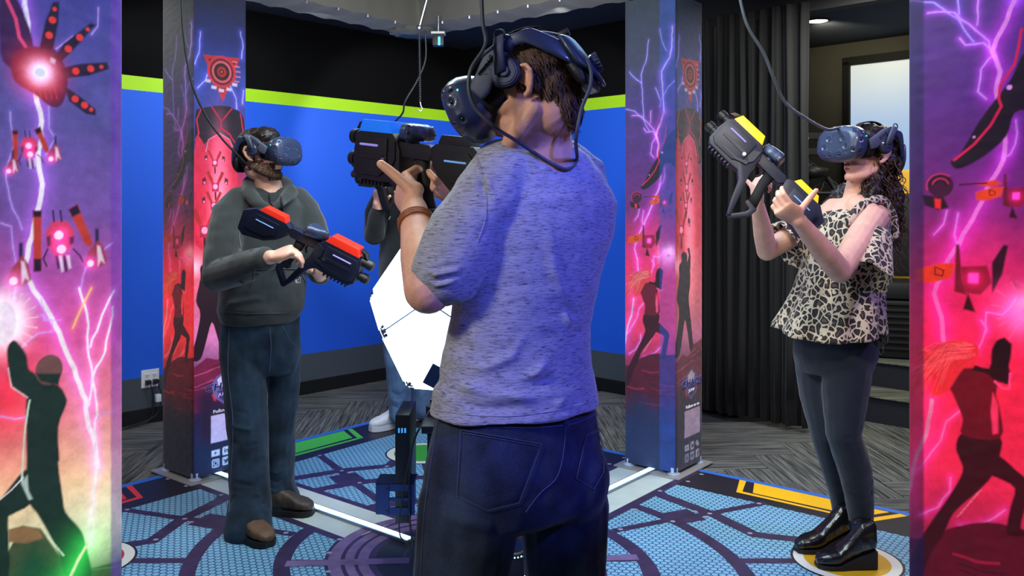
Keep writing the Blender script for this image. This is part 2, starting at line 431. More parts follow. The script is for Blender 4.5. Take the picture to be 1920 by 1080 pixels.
def bwp(x, z, off): return WR*x+V((0, 0, z))-WD*off
hgt = dz-.35
mb = MB(); mb.box(bwp(.03, hgt/2, .03), (.06, .06, hgt), RW, .004); mb.build('frame_post', mframe, door)
mb = MB(); mb.box(bwp(1.15, hgt/2, .03), (.06, .06, hgt), RW, .004); mb.build('frame_post', mframe, door)
mb = MB(); mb.box(bwp(.59, hgt+.0, .03), (1.18, .06, .07), RW, .004); mb.build('frame_head', mframe, door)
mpane = mat('lit_pane', srgb(180, 200, 225), .5); n_, l_, b_ = nodes(mpane)
tc = n_.new('ShaderNodeTexCoord'); sp = n_.new('ShaderNodeSeparateXYZ'); l_.new(tc.outputs['Generated'], sp.inputs[0])
cr = n_.new('ShaderNodeValToRGB'); cr.color_ramp.elements[0].position = .35; cr.color_ramp.elements[0].color = srgb(90, 150, 215); cr.color_ramp.elements[1].position = .98; cr.color_ramp.elements[1].color = srgb(196, 204, 200)
e = cr.color_ramp.elements.new(.75); e.color = srgb(150, 180, 218)
l_.new(sp.outputs[2], cr.inputs[0]); l_.new(cr.outputs[0], b_.inputs['Emission Color']); b_.inputs['Emission Strength'].default_value = .95; b_.inputs['Base Color'].default_value = (.1, .1, .1, 1)
mb = MB(); mb.box(bwp(.59, hgt/2, .012), (1.06, .02, hgt-.04), RW); mb.build('pane', mpane, door)
# recessed downlight
dl = V(((1533-960)/F*6.5, 6.5, ZC))
t = thing('recessed_downlight', 'round recessed ceiling light glowing warm white above the doorway', 'ceiling light', dl)
mb = MB(); mb.torus((0, 0, -.004), .081, .008, sc=(1, 1)); mb.build('trim_ring', mframe, t, True)
mb = MB(); mb.cyl((0, 0, -.006), (0, 0, .001), .074, n=32); mb.build('lens', mat('lamp_warm', (1, .9, .7, 1), emit=(1, .9, .62, 1), es=14), t)
lamp('downlight_beam', 'SPOT', (dl.x, dl.y, dl.z-.03), on_back(1616, 92), 55, (1, .93, .62), .05, spot=80, blend=1.0)
lamp('side_room_light', 'AREA', (3.0, 6.1, 2.75), (2.9, 6.2, .3), 12, (1, .95, .8), .5)

# ------------------------------------------------------------------ racing simulator on the platform
myel = mat('seat_yellow', srgb(235, 180, 10), .45, vary=.12, vscale=5)
mblk = mat('frame_dark', srgb(22, 22, 24), .5, .3)
sb = V((2.93, 6.5, .35))
seat = thing('bucket_seat', 'yellow and black bucket seat on the platform behind the woman', 'seat', sb)
def rimshape(z): return .22+.05*math.sin(z*3)
R90 = Matrix.Rotation(math.radians(-22), 3, 'Z')
mb = MB(); mb.prism([(-.34, .52), (-.36, .95), (-.30, 1.18), (-.17, 1.26), (-.14, 1.36), (.14, 1.36), (.17, 1.26), (.30, 1.18), (.36, .95), (.34, .52)], .1, R90.to_4x4(), .02); mb.build('seat_shell', myel, seat, 30)
mb = MB(); mb.prism([(-.2, .56), (-.22, .9), (-.12, 1.18), (.12, 1.18), (.22, .9), (.2, .56)], .05, Matrix.Translation(R90 @ V((0, -.06, 0))) @ R90.to_4x4(), .02); mb.build('back_pad', mblk, seat, 30)
for s in (-1, 1):
    mb = MB(); mb.prism([(-.02, .5), (-.04, .95), (.03, 1.15), (.07, .9), (.06, .5)], .16, Matrix.Translation(R90 @ V((.31*s, -.08, 0))) @ R90.to_4x4(), .015); mb.build('side_bolster', myel, seat, 30)
mb = MB(); mb.box(R90 @ V((0, -.22, .48)), (.56, .5, .12), R90, .03); mb.build('seat_cushion', mblk, seat, 30)
mb = MB()
for k in range(8): mb.box(R90 @ V((-.1, -.3, .08+.045*k)), (1.3, .5, .02), R90, .004)
mb.build('vented_base', mblk, seat)
mb = MB(); mb.box(R90 @ V((-.1, -.3, .21)), (1.2, .42, .4), R90, .01); mb.build('base_box', mat('base_dark', srgb(14, 16, 18), .5), seat)
rp = V((2.18, 6.55, .35))
t = thing('equipment_rig', 'black metal rig with white bars and looped cables behind the woman', 'rig', rp)
mb = MB(); mb.cyl((0, 0, 0), (0, 0, 1.62), .03); mb.cyl((.5, .1, 0), (.5, .1, 1.2), .03); mb.build('post', mblk, t, 30)
mb = MB(); mb.box((.16, 0, 1.72-.1), (.75, .06, .05), bev=.005); mb.box((.16, 0, 1.5), (.62, .08, .05), bev=.005); mb.build('cross_beam', mblk, t)
for k in (0, 1):
    mb = MB(); mb.box((-.12+.14*k, -.05, 1.6), (.11, .03, .018), bev=.004); mb.build('light_bar', mat('bar_white', srgb(220, 220, 215), .4, emit=(1, 1, .95, 1), es=.35), t)
mb = MB(); mb.torus((.12, -.12, 1.18), .2, .018, (.5, -1, .5)); mb.limb([(.12-.19, -.12, 1.18), (.12+.19, -.12, 1.18)], .014); mb.build('steering_wheel', mblk, t, True)
mb = MB()
for k in range(5): mb.torus((.0+.07*k, -.1+.02*k, 1.35-.06*k), .11+.02*k, .006, (.3, -1, .2*k))
mb.build('cable_loop', M_['cable_dark'], t, True)
mb = MB(); mb.cyl((-.05, -.02, 1.64), (-.05, -.02, 1.72), .02, .008); mb.ball((-.05, -.02, 1.73), .02); mb.build('clamp_knob', M_['steel'], t, True)
mb = MB(); mb.cyl((.02, -.1, 1.35), (.2, -.1, 1.33), .055, .04); mb.ball((.0, -.1, 1.37), (.09, .06, .06)); mb.build('motor_housing', mblk, t, True)
# ------------------------------------------------------------------ the game mat: rubber sheet with print; every printed band is thin geometry lying on it
def hex_mat(name, bg, line):
    m = mat(name, bg, .55); n, l, bs = nodes(m)
    tc = n.new('ShaderNodeTexCoord')
    def vm(op, a, b=None, s=None):
        x = n.new('ShaderNodeVectorMath'); x.operation = op
        for i, q in enumerate((a, b)):
            if q is None: continue
            if isinstance(q, tuple): x.inputs[i].default_value = q
            else: l.new(q, x.inputs[i])
        if s is not None: x.inputs['Scale'].default_value = s
        return x.outputs['Value'] if op in ('DOT_PRODUCT', 'LENGTH') else x.outputs[0]
    def mt(op, a, b):
        x = n.new('ShaderNodeMath'); x.operation = op
        for i, q in enumerate((a, b)):
            if isinstance(q, (int, float)): x.inputs[i].default_value = q
            elif q is not None: l.new(q, x.inputs[i])
        return x.outputs[0]
    p = vm('ADD', vm('SCALE', tc.outputs['Object'], s=34), (200, 100*1.7320508*2, 0)); r = (1, 1.7320508, 1)
    flat = vm('MULTIPLY', p, (1, 1, 0)); h = (.5, .8660254, 0)
    a = vm('SUBTRACT', vm('MODULO', flat, r), h); b = vm('SUBTRACT', vm('MODULO', vm('SUBTRACT', flat, h), r), h)
    def edge(v):
        av = vm('ABSOLUTE', v); sx = n.new('ShaderNodeSeparateXYZ'); l.new(av, sx.inputs[0])
        return mt('SUBTRACT', .5, mt('MAXIMUM', sx.outputs[0], vm('DOT_PRODUCT', av, (.5, .8660254, 0))))
    ed = mt('MAXIMUM', edge(a), edge(b))
    mr = n.new('ShaderNodeMapRange'); l.new(ed, mr.inputs[0]); mr.inputs[1].default_value = .05; mr.inputs[2].default_value = .13
    mx = n.new('ShaderNodeMix'); mx.data_type = 'RGBA'; l.new(mr.outputs[0], mx.inputs[0]); mx.inputs[6].default_value = line
    no = n.new('ShaderNodeTexNoise'); no.inputs['Scale'].default_value = 2.2; l.new(tc.outputs['Object'], no.inputs['Vector'])
    cr = n.new('ShaderNodeValToRGB'); cr.color_ramp.elements[0].position = .35; cr.color_ramp.elements[1].position = .65
    cr.color_ramp.elements[0].color = tuple(c*.8 for c in bg[:3])+(1,); cr.color_ramp.elements[1].color = bg; l.new(no.outputs[0], cr.inputs[0])
    l.new(cr.outputs[0], mx.inputs[7]); l.new(mx.outputs[2], bs.inputs['Base Color']); return m
m_hex = hex_mat('mat_hex_print', srgb(128, 186, 212), srgb(36, 66, 118))
m_line = mat('mat_dark_band', srgb(52, 38, 72), .5, vary=.3, vscale=14)
m_line2 = mat('mat_hub_ring', srgb(112, 92, 132), .5, vary=.35, vscale=12)
m_bord = mat('mat_border', srgb(30, 26, 36), .5); m_edge = mat('mat_blue_edge', srgb(50, 110, 200), .5)
m_band = mat('mat_light_band', srgb(188, 200, 196), .5, vary=.06, vscale=10)
m_disc = mat('mat_disc', srgb(22, 22, 28), .5, vary=.4, vscale=18); m_riv = mat('mat_rivet', srgb(150, 150, 175), .5)
cols = {'red': mat('print_red', srgb(225, 55, 35), .5), 'green': mat('print_green', srgb(75, 190, 60), .5),
        'yellow': mat('print_yellow', srgb(250, 190, 15), .5), 'blue': mat('print_blue', srgb(40, 90, 230), .5)}
mat_o = thing('game_mat', 'large printed rubber game mat with hexagon mesh, purple bands and blue edge', 'floor mat', AC, rot=(0, 0, AROT))
def L2(U, Vv, z): return V((U*SU, Vv*SV, z))
mb = MB(); mb.box((0, 0, .003), (SU*2, SV*2, .006), bev=.002); mb.build('rubber_sheet', m_hex, mat_o)
def flatpoly(mb, pts, z):
    vs = [mb.bm.verts.new(L2(u, v, z)) for u, v in pts]
    if len(vs) > 2:
        try: mb.bm.faces.new(vs)
        except ValueError: pass
def ribbon(mb, pts, wd, z, closed=False, metres=True):
    """constant width band (metres) along normalised points"""
    q = [V((u*SU, v*SV, 0)) for u, v in pts]; n = len(q); L = []
    for i in range(n):
        a = q[(i-1) % n] if (closed or i > 0) else q[i]; b = q[(i+1) % n] if (closed or i < n-1) else q[i]
        t = (b-a).normalized(); nn = V((-t.y, t.x, 0)); k = 1
        if 0 < i < n-1 or closed:
            t1 = (q[i]-a).normalized(); k = 1/max(.5, abs(nn.dot(V((-t1.y, t1.x, 0)))))
        L.append((mb.bm.verts.new(q[i]+nn*wd/2*k+V((0, 0, z))), mb.bm.verts.new(q[i]-nn*wd/2*k+V((0, 0, z)))))
    for i in range(n if closed else n-1):
        a, b = L[i], L[(i+1) % n]; mb.bm.faces.new([a[0], a[1], b[1], b[0]])
def circ(r, n=96, a0=0, a1=360, c=(0, 0)): return [(c[0]+r*math.cos(math.radians(a0+(a1-a0)*i/n)), c[1]+r*math.sin(math.radians(a0+(a1-a0)*i/n))) for i in range(n+1)]
Z0 = .0064
edge = MB(); bord = MB(); line = MB(); line_hub = MB(); band = MB(); rivs = MB()
# border frames
def sqring(mb, a, b, z):
    for s in ((1, 0), (0, 1), (-1, 0), (0, -1)):
        px, py = s; qx, qy = -py, px
        flatpoly(mb, [(px*b+qx*b*-1, py*b+qy*b*-1), (px*b+qx*b, py*b+qy*b), (px*a+qx*a, py*a+qy*a), (px*a-qx*a, py*a-qy*a)], z)
sqring(edge, .975, .999, Z0); sqring(bord, .815, .975, Z0)
# rings
def ringpoly(mb, r0, r1, z, n=96):
    a = circ(r0, n); b = circ(r1, n)
    for i in range(n): flatpoly(mb, [a[i], a[i+1], b[i+1], b[i]], z)
ringpoly(line, .568, .602, Z0+.0003); ringpoly(line, .372, .408, Z0+.0003)
for r0, r1 in ((.265, .292), (.236, .256), (.205, .228)): ringpoly(line_hub, r0, r1, Z0+.0011)
ringpoly(line, .19, .30, Z0+.0008)
for q in (0, 1, 2, 3):
    sgn = [(1, 1), (1, -1), (-1, -1), (-1, 1)][q]
    for sw in (0, 1):
        def T(pts): return [((a if not sw else b)*sgn[0], (b if not sw else a)*sgn[1]) for a, b in pts]
        ribbon(line, T([(.73, .09), (.70, .12), (.65, .28), (.585, .40), (.63, .50), (.66, .56)]), .065, Z0+.0004)
        ribbon(line, T([(.38, .15), (.57, .225), (.66, .27), (.83, .34)]), .045, Z0+.0002)
        ribbon(line, T([(.555, .215), (.625, .245)]), .15, Z0+.0005)
        for p in ((.40, .158), (.65, .268), (.81, .33), (.535, .225), (.64, .235), (.73, .10), (.585, .39), (.55, .12), (.24, .17), (.62, .27), (.86, .12), (.95, .12), (.28, .10)):
            c = T([p])[0]; flatpoly(rivs, [(c[0]+.006*math.cos(k*math.pi/5)*1.1, c[1]+.006*math.sin(k*math.pi/5)) for k in range(10)], Z0+.0015)
    T = lambda pts: [(a*sgn[0], b*sgn[1]) for a, b in pts]
    ribbon(line, T([(.20, .20), (.27, .27)]), .05, Z0+.0005); ribbon(line_hub, T([(.08, .085), (.275, .265)]), .055, Z0+.0014)
    ribbon(line, T([(.405, .43), (.52, .55)]), .05, Z0+.0002)
# light bands under the strips
for (u0, u1, ax) in ((.26, .96, 0), (-.96, -.26, 0), (.26, .96, 1), (-.96, -.26, 1)):
    for h0, z, mbx in ((.108, Z0+.0006, line), (.085, Z0+.0009, band)):
        R = [(u0, -h0), (u1, -h0), (u1, h0), (u0, h0)]
        flatpoly(mbx, R if ax == 0 else [(b, a) for a, b in R], z)
edge.build('blue_edge', m_edge, mat_o); bord.build('dark_border', m_bord, mat_o); line.build('dark_bands', m_line, mat_o)
line_hub.build('hub_rings', m_line2, mat_o); band.build('light_bands', m_band, mat_o); tag(rivs.build('printed_rivets', m_riv, mat_o), kind='stuff')
mb = MB(); flatpoly(mb, circ(.19)[:-1], Z0+.001); mb.build('hub_disc', m_disc, mat_o)
quad = {'yellow': (1, -1), 'green': (1, 1), 'red': (-1, 1), 'blue': (-1, -1)}
for cn, sg in quad.items():
    mb = MB()
    for sw in (0, 1):
        mb = MB()
        T = lambda pts: [((a if not sw else b)*sg[0], (b if not sw else a)*sg[1]) for a, b in pts]
        flatpoly(mb, T([(.975, .258), (.885, .287), (.885, .547), (.97, .59)]), Z0+.0004)
        flatpoly(mb, T([(.975, .218), (.975, .236), (.878, .262), (.862, .252)]), Z0+.0004); flatpoly(mb, T([(.862, .252), (.878, .262), (.87, .565), (.858, .572)]), Z0+.0004)
        flatpoly(mb, T([(.87, .555), (.858, .572), (.97, .63), (.975, .612)]), Z0+.0004)
        mb.build('coloured_plate', cols[cn], mat_o)
    c = (.57*sg[0], .60*sg[1])
    mb = MB(); 
    def cpoly(r): return [(c[0]+r/SU*math.cos(k*math.pi/24), c[1]+r/SV*math.sin(k*math.pi/24)) for k in range(48)]
    flatpoly(mb, cpoly(.215), Z0+.0008); mb.build('circle_outline', m_bord, mat_o)
    mb = MB(); flatpoly(mb, cpoly(.205), Z0+.0012); mb.build('circle_white_ring', mat('print_white', srgb(215, 215, 205), .5), mat_o)
    mb = MB(); flatpoly(mb, cpoly(.165), Z0+.0016); mb.build('circle_fill', mat('print_dot_'+cn, tuple(c_*.6 for c_ in cols[cn].node_tree.nodes['Principled BSDF'].inputs['Base Color'].default_value[:3])+(1,), .5), mat_o)

# LED strips: aluminium channel with glowing diffuser from the hub to each column
m_led = mat('led_blue_white', (.6, .8, 1, 1), emit=(.42, .72, 1, 1), es=7)
m_alu = mat('aluminium', srgb(150, 160, 175), .35, .8)
for k, (a, b, lab) in enumerate([((0, .16), (0, 1.86), 'glowing blue white floor light strip running to the left rear column'), ((.16, 0), (1.62, 0), 'glowing blue white floor light strip running to the right rear column'),
                       ((0, -.16), (0, -1.8), 'glowing floor light strip running toward the near right column'), ((-.16, 0), (-1.6, 0), 'glowing floor light strip running toward the near left column')]):
    p, q = A(*a, .008), A(*b, .008)
    if k == 0: p = A(0, .30, .008)
    if k == 1: p = A(.22, 0, .008)
    t = thing('led_strip', lab, 'light strip', p, 'floor light strips'); d = q-p
    mb = MB(); mb.box(d/2+V((0, 0, .006)), (d.length, .05, .012), Matrix.Rotation(math.atan2(d.y, d.x), 3, 'Z'), .002); mb.build('channel', m_alu, t)
    mb = MB(); mb.box(d/2+V((0, 0, .0135)), (d.length-.02, .022, .006), Matrix.Rotation(math.atan2(d.y, d.x), 3, 'Z'), .001); mb.build('diffuser', m_led, t)

# ------------------------------------------------------------------ columns with printed, inner-lit fabric
CW, CH = .305, 2.55
class Canvas:
    def __init__(s, nx, nz, z0, z1):
        s.nx, s.nz, s.z0, s.z1 = nx, nz, z0, z1
        x = (np.arange(nx)+0)/(nx-1)*CW; z = z0+(np.arange(nz))/(nz-1)*(z1-z0)
        s.X, s.Z = np.meshgrid(x, z); s.C = np.zeros((nz, nx, 3)); s.px = CW/(nx-1)
    def win(s, pts, pad):
        a = np.array(pts); x0, x1 = a[:, 0].min()-pad, a[:, 0].max()+pad; z0, z1 = a[:, 1].min()-pad, a[:, 1].max()+pad
        i0 = max(0, int(x0/CW*(s.nx-1))); i1 = min(s.nx, int(x1/CW*(s.nx-1))+2)
        dz = (s.z1-s.z0)/(s.nz-1); j0 = max(0, int((z0-s.z0)/dz)); j1 = min(s.nz, int((z1-s.z0)/dz)+2)
        return (slice(j0, j1), slice(i0, i1)) if i1 > i0 and j1 > j0 else None
    def grad(s, stops):
        zs = [a for a, _ in stops]; c = np.array([b for _, b in stops], float)/255; c = c**2.2
        for k in range(3): s.C[..., k] = np.interp(s.Z, zs, c[:, k])
    def blend(s, w, al, col):
        c = (np.array(col, float)/255)**2.2; s.C[w] = s.C[w]*(1-al[..., None])+c*al[..., None]
    def addc(s, w, al, col, k=1.0): s.C[w] += (np.array(col, float)/255)**2.2*al[..., None]*k
    def sd(s, w, pts, closed):
        X, Z = s.X[w], s.Z[w]; d = np.full(X.shape, 9.); q = list(pts)+([pts[0]] if closed else [])
        for (ax, az), (bx, bz) in zip(q[:-1], q[1:]):
            vx, vz = bx-ax, bz-az; t = np.clip(((X-ax)*vx+(Z-az)*vz)/max(vx*vx+vz*vz, 1e-12), 0, 1)
            d = np.minimum(d, np.hypot(X-ax-t*vx, Z-az-t*vz))
        return d
    def poly(s, pts, col, al=1.0, soft=None):
        if len(pts) >= 9 and soft is None:
            k = len(pts); v = [V((p[0], p[1], 0)) for p in pts]; q = []
            for i in range(k):
                p0, p1, p2, p3 = v[i-1], v[i], v[(i+1) % k], v[(i+2) % k]
                for t in (0, .33, .66): c_ = .5*((2*p1)+(p2-p0)*t+(2*p0-5*p1+4*p2-p3)*t*t+(3*p1-p0-3*p2+p3)*t**3); q.append((c_.x, c_.y))
            pts = q
        w = s.win(pts, .01)
        if w is None: return
        X, Z = s.X[w], s.Z[w]; ins = np.zeros(X.shape, bool); n = len(pts)
        for i in range(n):
            (ax, az), (bx, bz) = pts[i], pts[(i+1) % n]
            c = ((az > Z) != (bz > Z))
            if az != bz: ins ^= c & (X < (bx-ax)*(Z-az)/(bz-az)+ax)
        d = s.sd(w, pts, True); d = np.where(ins, d, -d); sf = soft or s.px
        s.blend(w, np.clip(.5+d/sf*.5, 0, 1)*al, col)
    def line(s, pts, wd, col, al=1.0, glow=0, gcol=(180, 90, 255), gk=1.0, jag=0, seed=1):
        if jag:
            r = np.random.RandomState(seed); q = []
            for a, b in zip(pts[:-1], pts[1:]):
                L = math.hypot(b[0]-a[0], b[1]-a[1]); n = max(1, int(L/.02)); nx, nz = -(b[1]-a[1])/max(L, 1e-6), (b[0]-a[0])/max(L, 1e-6)
                for i in range(n):
                    t = i/n; o = r.uniform(-1, 1)*jag*(0 if i == 0 else 1); q.append((a[0]+(b[0]-a[0])*t+nx*o, a[1]+(b[1]-a[1])*t+nz*o))
            q.append(pts[-1]); pts = q
        pad = wd*2+glow*3.2; w = s.win(pts, pad)
        if w is None: return
        d = s.sd(w, pts, False)
        if glow: s.addc(w, np.exp(-(d/glow)**1.3)*al, gcol, gk)
        s.blend(w, np.clip((wd/2-d)/s.px+.5, 0, 1)*al, col)
    def disc(s, c, r, col, al=1.0, soft=0, add=False, k=1.0, rz=None):
        rz = rz or r; w = s.win([(c[0]-r*3, c[1]-rz*3), (c[0]+r*3, c[1]+rz*3)], 0)
        if w is None: return
        d = np.hypot((s.X[w]-c[0])/r, (s.Z[w]-c[1])/rz)
        if soft: a = np.exp(-(d)**2*1.2)*al
        else: a = np.clip((1-d)*r/s.px+.5, 0, 1)*al
        (s.addc(w, a, col, k) if add else s.blend(w, a, col))

Cpos = {'left_rear': A(0, 1.88), 'right_rear': A(1.64, 0), 'left_near': A(-1.62, 0), 'right_near': A(0, -1.86)}
# face frames seen from outside: origin bottom-left corner, unit direction to the right
def face_frame(c, k):
    h = CW/2
    if k == 'B': return c+E2*h-E1*h, -E2, -E1      # normal -E1
    if k == 'C': return c-E2*h-E1*h, E1, -E2       # normal -E2
    if k == 'B2': return c-E2*h+E1*h, E2, E1
    return c+E2*h+E1*h, -E1, E2
def mapper(c, k):
    o, r, n = face_frame(c, k)
    def f(px, py):
        d = V(((px-960)/F, 1, -(py-HY)/F)); O = V((0, 0, H)); t = (o-O).dot(n)/d.dot(n); p = O+d*t; return ((p-o).dot(r), p.z)
    return f
def fabric(cv, parent, c, k, name, strength, tints, edgecol=(0, 0, 0)):
    """fabric sheet as a fine grid; the print is its colour, the lamps in the column shine through it"""
    o, r, n = face_frame(c, k); nx, nz = cv.nx, cv.nz
    x = cv.X.ravel(); z = cv.Z.ravel()
    rnd = .004*np.minimum(1, np.minimum(x, CW-x)/.02)**.5
    wr = .0012*np.sin(z*90+x*25)*np.exp(-((CW-x)/.06)**2)+.0008*vnoise(np.stack([x*30, z*60, z*0], 1), 3)
    off = rnd+wr*np.minimum(1, np.minimum(x, CW-x)/.02)
    base = np.array(o-c); co = base[None]+x[:, None]*np.array(r)[None]+np.stack([z*0, z*0, z], 1)+off[:, None]*np.array(n)[None]
    me = bpy.data.meshes.new(name); me.vertices.add(nx*nz); me.vertices.foreach_set('co', co.ravel())
    i = np.arange(nx-1); j = np.arange(nz-1); I, J = np.meshgrid(i, j); a = (J*nx+I).ravel()
    q = np.stack([a, a+1, a+1+nx, a+nx], 1); nf = len(q)
    me.loops.add(nf*4); me.loops.foreach_set('vertex_index', q.ravel().astype(np.int32)); me.polygons.add(nf)
    me.polygons.foreach_set('loop_start', (np.arange(nf)*4).astype(np.int32)); me.polygons.foreach_set('use_smooth', np.ones(nf, bool)); me.update(calc_edges=True)
    # inner lamp tint along the height, kept as colour; edge shade is painted into the print
    zs = [t[0] for t in tints]; tc = np.array([t[1] for t in tints], float); T = np.stack([np.interp(cv.Z, zs, tc[:, q_]) for q_ in range(3)], -1)
    g_ = np.stack([cv.X.ravel()*16, cv.Z.ravel()*16, cv.Z.ravel()*0+.3], 1); k_ = 1+.16*vnoise(g_, 1)+.10*vnoise(g_*3.1, 2)+.07*vnoise(g_*9.7, 3)+.05*vnoise(g_*30, 4)
    C = np.clip(cv.C*k_.reshape(cv.X.shape)[..., None], 0, 1.5)
    for nm, D in (('print', C), ('lamp', T)):
        at = me.color_attributes.new(nm, 'FLOAT_COLOR', 'POINT'); f = np.ones((nx*nz, 4), np.float32); f[:, :3] = D.reshape(-1, 3); at.data.foreach_set('color', f.ravel())
    m = mat(name+'_cloth', (.5, .5, .5, 1), .8, sheen=.2); nn, l, bs = nodes(m)
    va = nn.new('ShaderNodeVertexColor'); va.layer_name = 'print'; vb = nn.new('ShaderNodeVertexColor'); vb.layer_name = 'lamp'
    sc = nn.new('ShaderNodeVectorMath'); sc.operation = 'SCALE'; sc.inputs['Scale'].default_value = .2; l.new(va.outputs[0], sc.inputs[0]); l.new(sc.outputs[0], bs.inputs['Base Color'])
    mu = nn.new('ShaderNodeVectorMath'); mu.operation = 'MULTIPLY'; l.new(va.outputs[0], mu.inputs[0]); l.new(vb.outputs[0], mu.inputs[1]); l.new(mu.outputs[0], bs.inputs['Emission Color'])
    bs.inputs['Emission Strength'].default_value = strength; m.cycles.emission_sampling = 'NONE'
    me.materials.append(m); return link(bpy.data.objects.new(name, me), parent)

WHT = (255, 245, 255)
def art_B(nx, nz):
    cv = Canvas(nx, nz, .03, CH-.002); f = mapper(Cpos['right_near'], 'B'); g = mapper(Cpos['right_rear'], 'B')
    q = lambda pts: [f(*p) for p in pts]; h = lambda pts: [g(*p) for p in pts]
    cv.grad([(.03, (30, 60, 110)), (.35, (60, 60, 110)), (.50, (90, 50, 90)), (.62, (200, 60, 110)), (.78, (255, 70, 120)), (1.1, (250, 60, 120)), (1.25, (200, 50, 120)), (1.4, (125, 50, 130)), (1.7, (95, 50, 140)), (2.0, (78, 58, 135)), (2.2, (66, 68, 100)), (2.5, (52, 62, 76))])
    cv.disc(f(1830, 480), .12, (255, 60, 110), .5, 1, True, .6)
    # lightning
    big = q([(1903, 0), (1880, 55), (1862, 95), (1876, 135), (1868, 170), (1884, 250), (1882, 300), (1855, 345), (1832, 395), (1800, 455), (1772, 500), (1752, 550), (1768, 610), (1772, 655)])
    top = h([(1261, 50), (1260, 90), (1256, 108), (1241, 135), (1243, 165)])+[f(1903, 0)]
    cv.line(top, .005, WHT, 1, .014, (150, 100, 255), 1.1, .002, 5)
    cv.line(big, .010, (255, 170, 250), 1, .020, (215, 50, 225), .7, .003, 6)
    cv.line(q([(1748, 750), (1740, 800), (1712, 880), (1700, 940)]), .009, (235, 215, 255), 1, .022, (180, 80, 220), .7, .003, 7)
    for k, b in enumerate([[(1740, 25), (1790, 24), (1818, 46), (1855, 78), (1862, 108)], [(1835, 0), (1833, 47)], [(1800, 72), (1811, 85), (1845, 81), (1860, 95)], [(1857, 108), (1840, 130), (1834, 172), (1850, 186)], [(1905, 225), (1908, 250), (1895, 290), (1880, 296)],
                           [(1776, 395), (1770, 420), (1752, 440)], [(1797, 400), (1790, 440), (1797, 465)], [(1840, 600), (1850, 615), (1842, 640), (1832, 660)], [(1800, 770), (1775, 790), (1765, 825), (1745, 850), (1715, 885)], [(1783, 895), (1782, 920), (1760, 950), (1725, 965)], [(1885, 955), (1865, 970), (1830, 985), (1800, 985)], [(1905, 560), (1880, 590), (1850, 585), (1850, 620)]]):
        cv.line(q(b), .003, (235, 200, 255), .95, .008, (200, 80, 240), .7, .003, 20+k)
    for k, b in enumerate([[(1238, 55), (1243, 80), (1250, 95)], [(1217, 75), (1213, 110), (1203, 140), (1206, 185), (1208, 220)], [(1181, 135), (1195, 150), (1203, 155)], [(1230, 165), (1240, 190), (1238, 200)], [(1265, 152), (1252, 165), (1243, 185)], [(1170, 205), (1190, 208), (1208, 225), (1218, 245)]]):
        cv.line(h(b), .003, (220, 205, 255), .9, .007, (130, 100, 250), .6, .003, 50+k)
    # arm and fist
    dark = (34, 12, 40)
    cv.poly(q([(1990, 60), (1925, 95), (1905, 130), (1895, 150), (1872, 180), (1835, 230), (1800, 290), (1783, 302), (1792, 316), (1812, 312), (1850, 290), (1888, 255), (1903, 212), (1940, 208), (1990, 230)]), dark)
    cv.line(q([(1916, 55), (1910, 90), (1903, 120), (1876, 160), (1873, 185), (1878, 200), (1858, 235), (1828, 270), (1790, 300)]), .006, (240, 30, 90))
    cv.disc(f(1893, 164), .006, (255, 190, 255)); cv.disc(f(1827, 257), .003, (255, 200, 255))
    cv.disc(f(1764, 348), .030, (70, 15, 60)); 
    for k in range(4): cv.line([(f(1764, 348)[0]+(.012+.007*k)*math.cos(a_), f(1764, 348)[1]+(.012+.006*k)*math.sin(a_)) for a_ in np.linspace(.3*k, 2.6+.3*k, 10)], .003, (225, 60, 110) if k % 2 else (20, 5, 25))
    cv.poly(q([(1728, 365), (1770, 370), (1780, 390), (1760, 394), (1735, 385)]), (45, 8, 40)); cv.poly(q([(1753, 372), (1765, 374), (1764, 392), (1754, 390)]), (255, 60, 60))
    # flying machines
    for (x, y, s) in ((1825, 522, 1.0), (1905, 368, .65)):
        c = f(x, y); o = lambda dx, dy: (c[0]+dx*.0014*s, c[1]-dy*.0014*s)
        cv.poly([o(-28, -60), (o(-22, -60)), o(-18, 0), o(-10, 30), o(-30, 25)], (120, 25, 50)); cv.poly([o(30, -30), o(48, -62), o(55, -60), o(46, -10), o(30, 25)], (50, 12, 40))
        cv.poly([o(-20, -20), o(22, -24), o(30, 5), o(12, 28), o(-14, 26)], (150, 25, 60)); cv.poly([o(-8, 26), o(4, 60), o(-16, 56)], (60, 10, 30))
        cv.poly([o(-95, -12), o(-55, -25), o(-28, -26), o(-35, 0), o(-70, 12), o(-95, 10)], (245, 95, 45)); cv.line([o(-62, -18), o(-48, -12), o(-50, -2), o(-62, -4), o(-62, -18)], .003*s, (90, 20, 30))
        cv.poly([o(-7, -9), o(9, -10), o(8, 8), o(-8, 8)], (255, 110, 235)); cv.disc(c, .02*s, (255, 50, 150), .8, 1, True)
        cv.poly([o(60, 0), o(90, 20), o(80, 40), o(66, 25)], (170, 40, 60))
    c = f(1850, 345); cv.poly([(c[0]-.03, c[1]), (c[0]+.02, c[1]+.01), (c[0]+.035, c[1]), (c[0]+.01, c[1]-.008)], (245, 90, 40)); cv.line([(c[0]-.06, c[1]-.001), (c[0], c[1]+.002)], .004, (70, 20, 50))
    # blast
    cv.disc(f(1925, 585), .055, (255, 170, 250), 1, 1, True, 1.6); cv.disc(f(1935, 570), .03, (255, 230, 255), 1, 1, True, 1.2)
    for a_ in np.linspace(0, 6.2, 26):
        c = f(1925, 585); r = .05+.03*math.sin(a_*7)**2; cv.line([c, (c[0]+r*math.cos(a_), c[1]+r*math.sin(a_))], .003, (255, 180, 250), .5)
